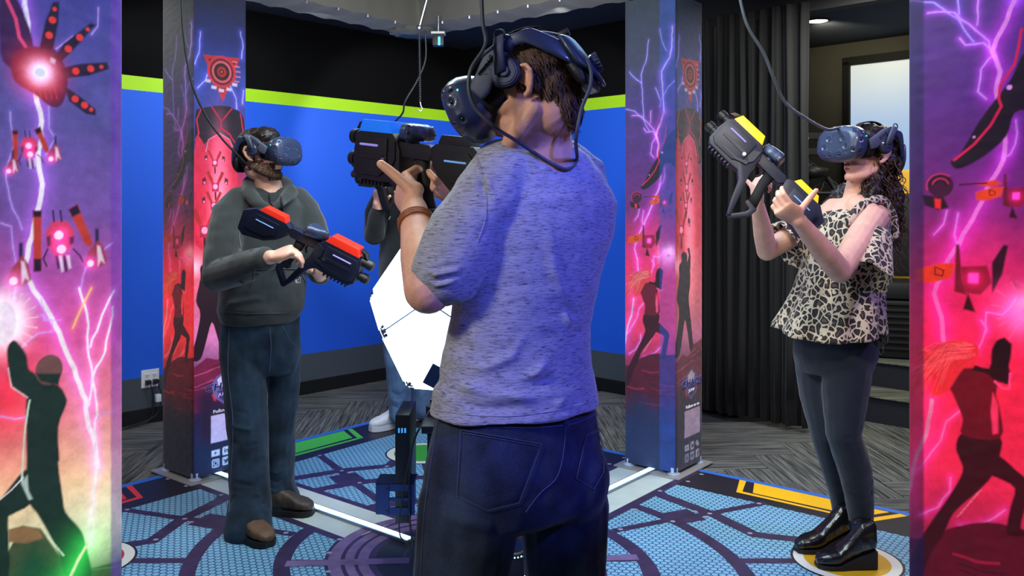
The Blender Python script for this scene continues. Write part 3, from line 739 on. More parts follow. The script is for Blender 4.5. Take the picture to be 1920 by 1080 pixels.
    # rock
    cv.poly([f(1690, 1010)[0:2]]+q([(1740, 1010), (1780, 990), (1850, 978), (1920, 992), (1985, 1010)])+[(CW, .44), (CW, .30), (0, .30), (0, .50)], (95, 20, 50))
    r = np.random.RandomState(3)
    for k in range(16):
        x = r.uniform(0, CW); z = r.uniform(.36, .56); cv.line([(x-.05, z+.006), (x, z), (x+.05, z+.008)], r.uniform(.003, .008), (190, 50, 90) if k % 2 else (50, 10, 40), .6, jag=.003, seed=k)
    cv.poly([(0, .35), (CW*.3, .41), (CW*.6, .37), (CW, .39), (CW, .02), (0, .02)], (38, 52, 96), .9, .05)
    # woman: legs, torso, arms, hair
    sil = (62, 8, 34)
    cv.poly(q([(1800, 815), (1830, 805), (1876, 820), (1876, 850), (1862, 890), (1835, 920), (1790, 960), (1770, 1000), (1745, 1040), (1725, 1085), (1700, 1080), (1715, 1030), (1745, 980), (1780, 930), (1805, 885), (1800, 860), (1793, 840)]), sil)
    cv.poly(q([(1850, 845), (1876, 855), (1905, 880), (1930, 905), (1925, 945), (1915, 990), (1940, 1000), (1890, 1002), (1895, 950), (1903, 915), (1870, 895), (1850, 885)]), sil)
    cv.poly(q([(1790, 690), (1815, 682), (1865, 698), (1872, 715), (1868, 740), (1876, 770), (1876, 822), (1805, 815), (1806, 785), (1790, 745), (1780, 720)]), (110, 20, 50))
    cv.poly(q([(1862, 735), (1872, 760), (1872, 812), (1862, 814), (1858, 770)]), (250, 90, 150))
    cv.poly(q([(1812, 690), (1850, 700), (1865, 712), (1895, 720), (1893, 690), (1880, 660), (1888, 640), (1875, 635), (1860, 655), (1855, 690), (1820, 682)]), (48, 6, 30)); cv.poly(q([(1868, 640), (1884, 632), (1898, 645), (1896, 670), (1888, 700), (1870, 690), (1862, 665)]), (40, 6, 28))
    cv.line(q([(1866, 715), (1880, 728), (1893, 728), (1895, 700)]), .006, (255, 110, 190))
    cv.poly(q([(1805, 645), (1820, 638), (1835, 650), (1836, 668), (1825, 690), (1800, 690)]), (240, 70, 90))
    hp = [(1775, 640), (1800, 636), (1828, 645), (1836, 660), (1822, 672), (1800, 700), (1780, 730), (1760, 742), (1745, 735), (1755, 710), (1730, 700), (1740, 685), (1712, 672), (1735, 665), (1715, 655), (1745, 656)]
    cv.poly(q(hp), (235, 75, 85))
    for k in range(90):
        x0, y0 = r.uniform(1795, 1830), r.uniform(640, 672); ex, ey = r.uniform(1704, 1768), r.uniform(650, 745)
        cv.line(q([(x0, y0), ((x0+ex)/2, min(y0, ey)+r.uniform(-4, 10)), (ex, ey)]), .0018, [(255, 130, 120), (200, 45, 70), (255, 170, 160)][k % 3], .5)
    for k in range(7): x = 1795+k*6; cv.line(q([(x, 968-k*7), (x+10, 960-k*7)]), .002, (255, 180, 200))
    # frame tube shade is painted over the edges later, per column
    return cv
def art_C(nx, nz):
    cv = Canvas(nx, nz, .03, CH-.002); f = mapper(Cpos['left_rear'], 'C'); g = mapper(Cpos['right_rear'], 'C')
    q = lambda pts: [f(*p) for p in pts]; h = lambda pts: [g(*p) for p in pts]
    cv.grad([(.03, (20, 40, 70)), (.15, (24, 60, 110)), (.4, (50, 40, 80)), (.55, (80, 40, 70)), (.72, (230, 140, 200)), (1.0, (245, 120, 150)), (1.3, (235, 60, 100)), (1.55, (200, 40, 90)), (1.75, (80, 70, 150)), (2.1, (60, 80, 170)), (2.3, (40, 50, 120)), (2.5, (30, 40, 70))])
    for k, b in enumerate([[(375, 60), (372, 100), (365, 120)], [(450, 60), (455, 90), (452, 110)], [(430, 160), (442, 185), (443, 205)], [(370, 165), (385, 150), (388, 140)], [(456, 170), (454, 195)]]):
        cv.line(q(b), .005, (220, 215, 255), .9, .012, (120, 110, 255), .7, .003, 80+k)
    # red triangle emblem
    cv.poly(q([(380, 102), (449, 110), (417, 191)]), (225, 45, 50)); cv.poly(q([(390, 110), (441, 116), (417, 176)]), (70, 14, 30))
    c = f(415, 135)
    for r, col in ((.085, (230, 55, 70)), (.070, (120, 20, 40)), (.058, (245, 100, 110)), (.046, (60, 10, 24)), (.028, (190, 40, 40)), (.013, (30, 6, 12)), (.006, (255, 90, 60))): cv.disc(c, r, col)
    for k in range(5):
        a_ = math.radians(215+k*27); p = (c[0]+.098*math.cos(a_), c[1]+.098*math.sin(a_)); cv.poly([(p[0]-.016, p[1]-.007), (p[0]+.014, p[1]-.009), (p[0]+.016, p[1]+.007), (p[0]-.014, p[1]+.009)], (245, 225, 235))
        a_ = math.radians(-25+k*16); p = (c[0]+.098*math.cos(a_), c[1]+.098*math.sin(a_)); cv.poly([(p[0]-.014, p[1]-.003), (p[0]+.016, p[1]-.003), (p[0]+.016, p[1]+.004), (p[0]-.014, p[1]+.004)], (255, 130, 140))
    # armoured torso with red seams, open below like a cape of light
    arm = (34, 18, 40); red = (225, 35, 75)
    cv.poly(q([(366, 215), (376, 204), (398, 200), (436, 204), (452, 214), (458, 240), (458, 300), (440, 300), (425, 262), (395, 262), (380, 280), (366, 300)]), arm)
    cv.poly(q([(398, 199), (405, 205), (426, 206), (436, 203), (430, 200), (415, 198)]), (14, 8, 18))
    cv.poly(q([(366, 265), (385, 275), (392, 262), (412, 252), (428, 262), (440, 285), (446, 350), (448, 460), (366, 460)]), (235, 40, 80)); 
    cv.disc(f(410, 380), .05, (255, 150, 180), 1, 1, True, .9, .35); cv.disc(f(415, 480), .07, (255, 180, 200), 1, 1, True, .7, .3)
    for b in ([(396, 200), (413, 225), (414, 240), (400, 255), (385, 270), (372, 295)], [(434, 204), (414, 228)], [(414, 240), (430, 252), (442, 272), (447, 300)], [(376, 205), (368, 225), (372, 250), (366, 262)], [(450, 214), (455, 245), (448, 270)]): cv.line(q(b), .007, red)
    for b in ([(385, 285), (390, 262), (412, 250), (430, 262), (440, 290)],): cv.line(q(b), .004, (255, 160, 190))
    def drone(c, s):
        o = lambda dx, dy: (c[0]+dx*s, c[1]-dy*s)
        cv.poly([o(-16, -22), o(-11, -25), o(-2, -6), o(-6, -2)], (190, 40, 45)); cv.poly([o(16, -22), o(11, -25), o(2, -6), o(6, -2)], (190, 40, 45))
        cv.poly([o(-7, -6), o(7, -6), o(6, 8), o(-6, 8)], (120, 20, 40)); cv.poly([o(-2, 8), o(2, 8), o(2, 22), o(-1, 22)], (50, 10, 25)); cv.disc(c, 4*s, (255, 190, 220)); cv.disc(c, 9*s, (255, 60, 120), .7, 1, True)
        for sg in (-1, 1): cv.poly([o(17*sg, -15), o(23*sg, -12), o(22*sg, -3), o(16*sg, -5)], (90, 20, 46)); cv.disc(o(19*sg, -6), 1.8*s, (255, 160, 200))
    drone(f(402, 305), .0026); drone(f(403, 350), .0033); drone(f(383, 432), .0045); drone(g(1285, 385), .003)
    cv.disc(f(362, 500), .05, (255, 220, 240), 1, 1, True, 1.0)
    # standing man
    cv.poly(h([(1276, 478), (1281, 472), (1287, 478), (1287, 492), (1292, 500), (1293, 530), (1290, 560), (1293, 590), (1298, 640), (1302, 664), (1294, 664), (1288, 625), (1283, 600), (1277, 640), (1272, 668), (1264, 668), (1268, 630), (1272, 585), (1268, 560), (1272, 520), (1272, 498), (1277, 490)]), (44, 20, 36))
    cv.poly(h([(1286, 496), (1290, 478), (1287, 466), (1291, 464), (1294, 480), (1293, 505)]), (44, 20, 36))
    # rock
    r = np.random.RandomState(9)
    cv.poly([(0, .60), (.07, .64), (.14, .62), (.2, .68), (CW, .70), (CW, .36), (0, .36)], (130, 40, 75)); 
    for k in range(14):
        x = r.uniform(0, CW); z = r.uniform(.46, .66); cv.line([(x-.06, z-.01), (x, z), (x+.05, z+.012)], r.uniform(.003, .009), (220, 90, 130) if k % 2 else (60, 16, 44), .6, jag=.004, seed=k)
    cv.poly([(0, .46), (.1, .50), (CW, .46), (CW, .02), (0, .02)], (52, 34, 62), .95, .05); cv.poly([(0, .2), (CW, .2), (CW, .02), (0, .02)], (16, 44, 76), 1, .12)
    # shield behind the title
    cx, cz = CW*.56, .478
    cv.poly([(cx-.075, cz+.02), (cx-.045, cz+.055), (cx, cz+.075), (cx+.045, cz+.055), (cx+.075, cz+.02), (cx+.06, cz-.05), (cx, cz-.095), (cx-.06, cz-.05)], (120, 104, 158)); cv.poly([(cx-.04, cz+.04), (cx, cz+.066), (cx+.04, cz+.04), (cx+.03, cz+.0), (cx-.03, cz)], (225, 225, 245))
    cv.poly([(cx-.04, cz-.02), (cx+.04, cz-.02), (cx+.028, cz-.06), (cx, cz-.078), (cx-.028, cz-.06)], (76, 60, 116))
    for sg in (-1, 1): cv.poly([(cx+sg*.062, cz-.035), (cx+sg*.074, cz-.03), (cx+sg*.058, cz-.068), (cx+sg*.045, cz-.07)], (230, 50, 60))
    # plain pale square and the row of small round-cornered symbols
    ic = (214, 220, 238)
    cv.poly([(CW*.31, .333), (CW*.90, .333), (CW*.90, .190), (CW*.31, .190)], (222, 205, 232))
    def sq(x, z, s=.0215): cv.poly([(x-s+.005, z-s), (x+s-.005, z-s), (x+s, z-s+.005), (x+s, z+s-.005), (x+s-.005, z+s), (x-s+.005, z+s), (x-s, z+s-.005), (x-s, z-s+.005)], ic)
    xs = (CW*.40, CW*.60, CW*.80); dk = (24, 60, 104)
    cv.poly([(xs[0]-.024, .150), (xs[0]+.024, .150), (xs[0]+.024, .118), (xs[0]-.024, .118)], ic); cv.poly([(xs[0]-.006, .143), (xs[0]+.009, .134), (xs[0]-.006, .125)], dk)
    sq(xs[1], .134)
    cv.disc((xs[2]-.006, .139), .016, ic, rz=.013); cv.disc((xs[2]+.010, .128), .013, ic, rz=.011)
    for dx, dz in ((-.011, .142), (-.002, .142), (.006, .130), (.013, .130)): cv.disc((xs[2]+dx, dz), .002, dk)
    sq(xs[0], .080); cv.poly([(xs[0]-.016, .064), (xs[0]+.016, .064), (xs[0]+.016, .096), (xs[0]-.016, .096)], dk); cv.disc((xs[0], .080), .012, ic); cv.disc((xs[0], .080), .008, dk); cv.disc((xs[0]+.010, .090), .0028, ic)
    sq(xs[1], .080); cv.poly([(xs[1]-.014, .092), (xs[1]-.002, .085), (xs[1]+.004, .092), (xs[1]+.014, .090), (xs[1]+.010, .076), (xs[1], .067), (xs[1]-.014, .069), (xs[1]-.006, .074), (xs[1]-.014, .083)], dk)
    sq(xs[2], .080)
    return cv
def art_D(nx, nz):
    cv = Canvas(nx, nz, .03, CH-.002); f = mapper(Cpos['left_near'], 'C'); q = lambda pts: [f(*p) for p in pts]
    cv.grad([(.03, (30, 60, 70)), (.45, (40, 80, 70)), (.52, (80, 110, 80)), (.62, (245, 240, 205)), (.75, (250, 210, 165)), (.92, (240, 140, 150)), (1.1, (225, 90, 150)), (1.25, (180, 82, 165)), (1.4, (118, 84, 160)), (1.65, (92, 88, 158)), (1.95, (66, 68, 150)), (2.2, (60, 60, 140)), (2.5, (50, 60, 110))])
    cv.disc(f(10, 740), .10, (250, 20, 60), .8, 1, rz=.16); cv.disc(f(185, 980), .12, (255, 250, 220), .5, 1, rz=.1)
    # lightning
    cv.line(q([(45, -10), (60, 150), (74, 210), (77, 260), (70, 300), (78, 345), (68, 400), (60, 440), (44, 500), (62, 545), (92, 590), (115, 640), (138, 690), (160, 750), (165, 800), (176, 830), (182, 875)]), .011, (255, 250, 255), 1, .019, (190, 100, 245), .6, .003, 11)
    for k, b in enumerate([[(147, 540), (162, 590), (163, 650), (172, 700), (180, 760), (176, 840), (178, 900), (170, 960), (168, 1020)], [(210, 575), (203, 620), (195, 660), (178, 690), (170, 730), (165, 760)], [(212, 545), (190, 590), (168, 650)]]):
        cv.line(q(b), .0050, (255, 250, 255), 1, .010, (200, 120, 230), .5, .003, 30+k)
    for k, b in enumerate([[(18, 210), (25, 270), (10, 320), (22, 390), (40, 430)], [(40, 0), (50, 40), (46, 60)], [(183, 15), (182, 50), (170, 65)], [(135, 68), (120, 80), (104, 92)], [(90, 200), (90, 240), (102, 260), (85, 290)], [(0, 418), (20, 425), (30, 500), (25, 560)], [(210, 455), (160, 500), (150, 540)], [(40, 650), (70, 625), (100, 620), (95, 600), (75, 590)], [(0, 780), (25, 785), (48, 782)], [(210, 770), (190, 775), (178, 790)], [(75, 560), (82, 600), (112, 600)]]):
        cv.line(q(b), .0026, (200, 175, 240), .8, .005, (150, 110, 230), .4, .003, 60+k)
    cv.line(q([(170, 540), (150, 580), (135, 615)]), .004, (250, 220, 120), .9, .006, (250, 150, 80), .6)
    # mechanical hand
    dk = (34, 24, 56); rd = (235, 60, 60)
    cv.poly(q([(0, -10), (25, -10), (55, 55), (66, 95), (100, 92), (125, 140), (118, 190), (95, 200), (50, 160), (20, 130), (0, 100)]), (60, 30, 80)); cv.line(q([(12, 0), (28, 35), (35, 70), (48, 90)]), .008, (225, 70, 120))
    cv.poly(q([(20, 105), (55, 88), (80, 92), (105, 110), (120, 150), (112, 190), (95, 199), (60, 175), (25, 150)]), (96, 30, 70))
    fing = [[(72, 92), (84, 40), (98, 4), (110, 4), (108, 40), (98, 95)], [(100, 108), (118, 82), (168, 44), (178, 47), (140, 90), (114, 116)], [(112, 128), (150, 120), (200, 117), (203, 130), (165, 142), (118, 148)], [(118, 160), (150, 182), (178, 205), (178, 217), (160, 214), (128, 190)]]
    for p in fing:
        cv.poly(q(p), dk); a = np.array(p[0:1]+p[-1:]).mean(0); b = np.array(p[2:4]).mean(0)
        for t in (.3, .62, .85): c = a+(b-a)*t; cv.disc(f(*c), .0085 if t < .8 else .005, rd)
    cv.disc(f(72, 138), .05, (255, 70, 60), 1, 1, True, 1.3); cv.disc(f(74, 136), .026, (190, 220, 255), 1, 1, True, 2.2); cv.disc(f(74, 136), .012, (240, 250, 255), 1); cv.poly(q([(94, 108), (103, 113), (101, 121), (93, 117)]), (255, 200, 210))
    for k in range(5): cv.line(q([(60+10*k, 165), (66+10*k, 185)]), .002, (255, 90, 60), .7)
    # drones
    def drone(x, y, s):
        o = lambda dx, dy: f(x+dx*s, y+dy*s); org = (190, 60, 50); blk = (40, 20, 50)
        cv.poly([o(-52, -50), o(-35, -50), o(-36, 62), o(-50, 64)], org); cv.poly([o(-52, -50), o(-35, -50), o(-36, -38), o(-51, -38)], blk); cv.poly([o(-50, 40), o(-36, 40), o(-36, 64), o(-50, 64)], blk)
        cv.poly([o(15, -52), o(32, -62), o(60, 8), o(56, 18), o(46, 14)], org); cv.poly([o(15, -52), o(32, -62), o(38, -46), o(22, -38)], blk)
        cv.poly([o(-28, -10), o(-15, -30), o(12, -30), o(26, -12), o(22, 15), o(4, 34), o(-10, 34), o(-24, 14)], (205, 60, 75)); cv.line([o(-12, -30), o(-14, -50)], .004*s, blk); cv.line([o(2, -30), o(0, -50)], .004*s, blk)
        cv.poly([o(-26, 0), o(-18, -4), o(-18, 14), o(-24, 18)], blk); cv.poly([o(16, 0), o(25, -2), o(25, 10), o(18, 14)], blk)
        for k in range(4): cv.poly([o(-10+7*k, 34), o(-4+7*k, 34), o(-1+7*k, 66-abs(k-1.5)*6), o(-5+7*k, 68-abs(k-1.5)*6)], (230, 215, 235) if k % 2 else blk)
        cv.line([o(-24, 22), o(-32, 40), o(-26, 54)], .004*s, blk); cv.line([o(24, 22), o(36, 34), o(42, 46)], .004*s, blk)
        for dy in (-4, 22): cv.disc(o(-3 if dy < 0 else 2, dy), .0105*s, (255, 235, 250)); cv.disc(o(0, dy), .022*s, (255, 70, 190), .8, 1, True)
    drone(112, 445, 1.0); drone(54, 276, .62)
    for x, y, s in ((24, 525, 1.0), (168, 492, .9), (15, 320, .55), (94, 297, .6)):
        o = lambda dx, dy: f(x+dx*s, y+dy*s)
        cv.poly([o(10, -70), o(18, -70), o(18, -20), o(10, -20)], (50, 40, 80)); cv.poly([o(-4, -22), o(16, -46), o(28, -30), o(34, 0), o(20, 10), o(2, 12), o(-14, 4)], (170, 60, 80)); cv.poly([o(14, -36), o(20, -34), o(30, 2), o(22, -4), o(16, 8)], (240, 215, 235))
        cv.disc(o(0, 2), .009*s, (255, 235, 250)); cv.disc(o(0, 2), .02*s, (255, 80, 200), .9, 1, True)
    # blast left
    cv.disc(f(8, 600), .045, (255, 255, 255), 1, 1, True, 2.0, .062); cv.disc(f(5, 605), .028, (255, 250, 255), 1, 0, rz=.05)
    for a_ in np.linspace(-1.5, 1.5, 22):
        c = f(5, 605); r = .055+.02*math.sin(a_*23); cv.line([c, (c[0]+r*math.cos(a_), c[1]+r*1.2*math.sin(a_))], .003, (255, 235, 255), .7)
    # ground
    cv.poly([(0, .565)]+q([(40, 985), (75, 990), (110, 1040), (150, 1070)])+[(CW, .52), (CW, .02), (0, .02)], (70, 84, 62)); cv.poly(q([(14, 992), (40, 985), (72, 992), (80, 1008), (50, 1018), (15, 1016)]), (150, 110, 80))
    cv.poly([(0, .50), f(60, 1020), f(130, 1085), (CW*.9, .45), (CW, .46), (CW, .02), (0, .02)], (30, 78, 60), .95, .02)
    r = np.random.RandomState(4)
    for k in range(14): x = r.uniform(0, CW); z = r.uniform(.2, .52); cv.line([(x-.05, z+.01), (x, z), (x+.06, z-.004)], .003, (120, 150, 100), .5, jag=.004, seed=k)
    # man seen from behind
    sil = (30, 52, 48)
    cv.poly(q([(20, 640), (30, 640), (48, 665), (52, 690), (64, 700), (75, 712), (108, 722), (123, 745), (122, 760), (108, 800), (110, 860), (108, 870), (116, 930), (122, 960), (148, 990), (160, 1020), (170, 1090), (125, 1090), (110, 1040), (90, 1000), (70, 965), (58, 950), (40, 920), (48, 880), (48, 820), (47, 760), (46, 742), (22, 725), (14, 690), (12, 655)]), sil)
    cv.poly(q([(46, 880), (60, 910), (55, 945), (20, 965), (14, 980), (14, 1090), (-30, 1090), (-20, 960), (0, 935)]), sil)
    cv.disc(f(91, 693), .031, (110, 80, 78), rz=.036); cv.poly(q([(66, 700), (112, 700), (108, 722), (74, 714)]), sil)
    cv.line(q([(54, 750), (46, 800), (42, 850), (40, 900), (55, 935)]), .004, (200, 235, 215), .9); cv.line(q([(0, 935), (20, 918), (42, 895)]), .003, (230, 230, 240)); cv.poly(q([(38, 905), (50, 890), (52, 920), (60, 935), (52, 935)]), (170, 195, 190))
    cv.line(q([(14, 690), (20, 725), (50, 745)]), .003, (235, 200, 205), .9)
    for k in range(6): cv.line(q([(88+5*k, 1005+6*k), (93+5*k, 1011+6*k)]), .003, (240, 240, 225))
    # green shot at the bottom
    cv.line(q([(128, 1085), (145, 1050), (163, 1018)]), .008, (250, 255, 200), 1, .035, (60, 220, 90), 1.0)
    # purple tube shade is painted on the right edge later; left edge is red
    return cv
def edges(cv, left=None, right=None):
    for col, x0, wd, al in (left or []): 
        a = np.exp(-((cv.X-x0)/wd)**2)*al; c = (np.array(col, float)/255)**2.2; cv.C = cv.C*(1-a[..., None])+c*a[..., None]
    return cv
tint0 = [(0, (1, 1, 1)), (2.6, (1, 1, 1))]
def plain(nx, nz):
    cv = Canvas(nx, nz, .03, CH-.002); cv.grad([(.03, (20, 30, 50)), (.5, (80, 40, 80)), (1.2, (160, 60, 120)), (2.5, (50, 50, 90))]); return cv
m_plate = mat('base_steel', srgb(170, 166, 164), .4, .4); m_puck = mat('puck_acrylic', srgb(200, 215, 235), .2, .2, coat=.5)
m_text = mat('print_text', srgb(225, 225, 240), .8, emit=srgb(225, 225, 245), es=.45); m_text_dk = mat('print_text_dark', srgb(30, 26, 46), .8)
m_text_bl = mat('print_text_outline', srgb(120, 130, 200), .8, emit=srgb(130, 130, 210), es=.3)
def text(body, size, mt, parent, o, r, n, x, z, off, xs=1.0, shear=0, extr=.0004, offset=0):
    cu = bpy.data.curves.new('t', 'FONT'); cu.body = body; cu.size = size; cu.align_x = 'CENTER'; cu.align_y = 'CENTER'; cu.extrude = extr; cu.shear = shear; cu.offset = offset; cu.resolution_u = 3
    ob = bpy.data.objects.new('t', cu); COL.objects.link(ob); dg = bpy.context.evaluated_depsgraph_get(); me = bpy.data.meshes.new_from_object(ob.evaluated_get(dg)); bpy.data.objects.remove(ob)
    M = Matrix((r, V((0, 0, 1)), n)).transposed().to_4x4(); me.transform(Matrix.Diagonal((xs, 1, 1, 1))); me.transform(Matrix.Translation(o+r*x+V((0, 0, z))+n*off) @ M)
    me.materials.clear(); me.materials.append(mt); return link(bpy.data.objects.new('printed_text', me), parent)
def column(key, label, faces):
    c = Cpos[key]; t = thing('fabric_column', label, 'column', c, 'printed light columns of the arena')
    mb = MB(); mb.box((0, 0, .012), (.40, .40, .008), Matrix.Rotation(AROT, 3, 'Z'), .003); mb.build('base_plate', m_plate, t)
    for a in (-1, 1):
        for b in (-1, 1):
            p = E1*a*.135+E2*b*.135; mb = MB(); mb.cyl(p+V((0, 0, .015)), p+V((0, 0, .022)), .032, bev=.002); mb.cyl(p+V((0, 0, .02)), p+V((0, 0, .055)), .022, bev=.003); mb.build('foot', m_puck, t, 40)
    mb = MB()
    for a in (-1, 1):
        for b in (-1, 1): p = E1*a*.128+E2*b*.128; mb.cyl(p+V((0, 0, .05)), p+V((0, 0, CH-.01)), .016)
    mb.build('frame_tubes', M_['dark_rubber'], t)
    for k, cv, st, tints in faces:
        fabric(cv, t, c, k, 'fabric_panel', st, tints)
        o, r, n = face_frame(c, k); o = o-c
        if k == 'C' and key != 'left_near':
            of = .0065
            text('CHAOS', .052, m_text_bl, t, o, r, n, CW*.56, .478, of, 1.28, .15, .0003, .0022); text('CHAOS', .052, m_text_dk, t, o, r, n, CW*.56, .478, of+.0012, 1.28, .15)
            text('JUMP', .022, m_text, t, o, r, n, CW*.56, .437, of, 1.35); text('Follow us on', .024, m_text, t, o, r, n, CW*.60, .352, of, 1.25, 0, .0003, .0004)
            text('in', .034, m_text_dk, t, o, r, n, CW*.60, .136, of, 1.1, 0, .0003, .0006); text('f', .042, m_text_dk, t, o, r, n, CW*.81, .077, of, 1.1, 0, .0003, .0008)
    # closing cap and hem
    mb = MB(); mb.box((0, 0, CH-.004), (CW, CW, .01), Matrix.Rotation(AROT, 3, 'Z')); mb.box((0, 0, .045), (CW*.97, CW*.97, .02), Matrix.Rotation(AROT, 3, 'Z')); mb.build('hem', M_['dark_rubber'], t)
    return t
bB = art_B(124, 860); bC = art_C(124, 860)
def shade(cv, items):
    """paints the shade of the frame tubes and their blue light into edge strips"""
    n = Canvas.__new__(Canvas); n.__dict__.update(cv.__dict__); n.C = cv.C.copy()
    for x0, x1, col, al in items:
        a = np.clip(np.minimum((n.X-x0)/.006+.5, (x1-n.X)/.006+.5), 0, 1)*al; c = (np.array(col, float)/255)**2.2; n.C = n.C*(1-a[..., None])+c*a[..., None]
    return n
small_plain = plain(16, 60)
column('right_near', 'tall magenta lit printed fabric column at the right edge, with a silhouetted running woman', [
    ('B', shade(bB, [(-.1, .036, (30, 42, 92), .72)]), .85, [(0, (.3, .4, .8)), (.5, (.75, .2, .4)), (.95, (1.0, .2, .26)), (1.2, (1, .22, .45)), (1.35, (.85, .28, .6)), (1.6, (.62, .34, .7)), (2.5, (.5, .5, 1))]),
    ('C', small_plain, .3, tint0), ('B2', small_plain, .3, tint0), ('D2', small_plain, .3, tint0)])
column('left_near', 'tall printed fabric column at the left edge, with a glowing mechanical hand and a man silhouette', [
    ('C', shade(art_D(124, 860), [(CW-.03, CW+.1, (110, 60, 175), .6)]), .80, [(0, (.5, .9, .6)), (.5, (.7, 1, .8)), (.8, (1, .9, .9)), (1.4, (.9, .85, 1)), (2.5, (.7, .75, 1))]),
    ('B', small_plain, .3, tint0), ('B2', small_plain, .3, tint0), ('D2', small_plain, .3, tint0)])
column('right_rear', 'printed fabric column beside the black curtain, with a running woman and a red emblem', [
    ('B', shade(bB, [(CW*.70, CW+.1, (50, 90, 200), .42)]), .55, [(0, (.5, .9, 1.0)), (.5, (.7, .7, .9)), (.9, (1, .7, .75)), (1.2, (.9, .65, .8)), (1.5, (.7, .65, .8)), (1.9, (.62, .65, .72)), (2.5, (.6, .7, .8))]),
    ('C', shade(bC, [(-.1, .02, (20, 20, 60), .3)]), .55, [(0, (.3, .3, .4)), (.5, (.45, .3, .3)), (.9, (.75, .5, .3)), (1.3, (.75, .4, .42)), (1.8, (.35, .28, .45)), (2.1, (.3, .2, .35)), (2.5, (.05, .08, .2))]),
    ('B2', small_plain, .3, tint0), ('D2', small_plain, .3, tint0)])
column('left_rear', 'printed fabric column behind the man in the hoodie, with a red emblem and a follow us panel', [
    ('B', bB, .5, [(0, (.02, .02, .02)), (.3, (.3, .12, .03)), (.6, (1.1, .5, .07)), (.95, (1.3, .5, .1)), (1.15, (.75, .12, .06)), (1.35, (.3, .06, .05)), (1.6, (.16, .09, .10)), (2.0, (.14, .10, .16)), (2.5, (.04, .04, .06))]),
    ('C', bC, .75, [(0, (.5, .8, 1.3)), (.5, (.8, .7, 1)), (.9, (1, .8, .9)), (1.3, (1, .75, .75)), (1.8, (.8, .8, 1)), (2.5, (.2, .3, .6))]),
    ('B2', small_plain, .3, tint0), ('D2', small_plain, .3, tint0)])

# ------------------------------------------------------------------ truss frame wrapped in grey cloth under the ceiling
m_wrap = mat('truss_cloth', srgb(104, 103, 98), .9, bump=.12, bscale=40, sheen=.2)
t = thing('truss_frame', 'grey cloth wrapped truss frame hanging below the ceiling above the arena', 'truss', A(0, 0, 2.65))
def sideb(name, a, b):
    a = V(a)-V(A(0, 0, 2.65)); b = V(b)-V(A(0, 0, 2.65)); d = b-a; L = d.length; u = d.normalized(); n = V((-u.y, u.x, 0)); mb = MB(); N_ = 80; rows = []
    for i in range(N_+1):
        x = L*i/N_; sag = .014*abs(math.sin(math.pi*x/.21)); wv = .006*math.sin(x*11)+.004*math.sin(x*37)
        rows.append([a+u*x+n*(-.14+wv)+V((0, 0, sag)), a+u*x+n*(-.14+wv*.5)+V((0, 0, .19)), a+u*x+n*.14+V((0, 0, .19)), a+u*x+n*(.14-wv)+V((0, 0, sag))])
    mb.rings(rows); return mb.build(name, m_wrap, t, 50)
K1, K2 = 1.72, 2.0
sideb('cloth_beam', A(-K1, K2, 2.65), A(K1-.12, K2, 2.65)); sideb('cloth_beam', A(K1, K2-.12, 2.65), A(K1, -K2, 2.65))
sideb('cloth_beam', A(K1, -K2, 2.65), A(-K1, -K2, 2.65)); sideb('cloth_beam', A(-K1, -K2, 2.65), A(-K1, K2, 2.65))
mb = MB(); cc = E1*(K1-.02)+E2*(K2-.02); rows = []
for k in range(9):
    z = -.008+.206*k/8; rows.append([cc+V((math.cos(a)*(.18+.012*math.sin(a*13+z*8)+.006*math.sin(a*29)), math.sin(a)*(.18+.012*math.sin(a*13+z*8)), z)) for a in np.linspace(0, 2*math.pi, 72, endpoint=False)])
mb.rings(rows); mb.build('corner_sleeve', m_wrap, t, True)
for k in range(14):
    s = .2+.24*k
    for (b, d) in ((A(0, K2, 0)-AC, E1), (A(K1, 0, 0)-AC, E2)):
        q = b+d*(s-1.7); q = q+(-(E2 if d is E1 else E1))*.14
        mb = MB(); mb.box(q+V((0, 0, .005)), (.012, .012, .02), None, .003); mb.build('clip', M_['steel'], t)

# sensor hanging from the corner, chain with hook
bp = P(822, 76, 5.6)
t = thing('tracking_sensor', 'small black sensor box with a blue light hanging under the truss corner', 'sensor', bp)
mb = MB(); mb.box((0, 0, .0), (.075, .07, .075), bev=.01); mb.build('sensor_body', M_['black_plastic'], t, 40)
mb = MB(); mb.box((0, 0, .045), (.09, .09, .014), bev=.004); mb.build('bracket', M_['white_plastic'], t); mb = MB(); mb.cyl((0, 0, .05), (0, 0, 2.68-bp.z), .008); mb.build('stem', M_['steel'], t)
mb = MB(); mb.box((0.008, -.037, -.01), (.014, .004, .055)); mb.build('blue_light', mat('sensor_blue', (.1, .5, 1, 1), emit=(.05, .5, 1, 1), es=2), t)
hp = P(800, 0, 4.7)
t = thing('hook_chain', 'thin steel arm with a hanging ball chain and hook left of the front man', 'chain', hp)
p1 = P(786, 52, 4.7)-hp; p2 = P(788, 192, 4.7)-hp
mb = MB(); mb.limb([V((0, 0, .1)), V((0, 0, 0)), p1], .009, n=8); mb.ball(p1, .016); mb.build('arm', M_['steel'], t, True)
mb = MB(); n = 38
for k in range(n): q = p1+(p2-p1)*(k/n); mb.ball(q, (.008, .008, .0045), seg=8)
mb.limb([p1, p2], .003, n=6); mb.build('chain', M_['cable_dark'], t, True)
mb = MB(); mb.limb([p2, p2+V((.004, 0, -.02)), p2+V((.012, 0, -.035)), p2+V((.004, 0, -.05)), p2+V((-.010, 0, -.042))], .004, n=8); mb.build('hook', M_['steel'], t, True)

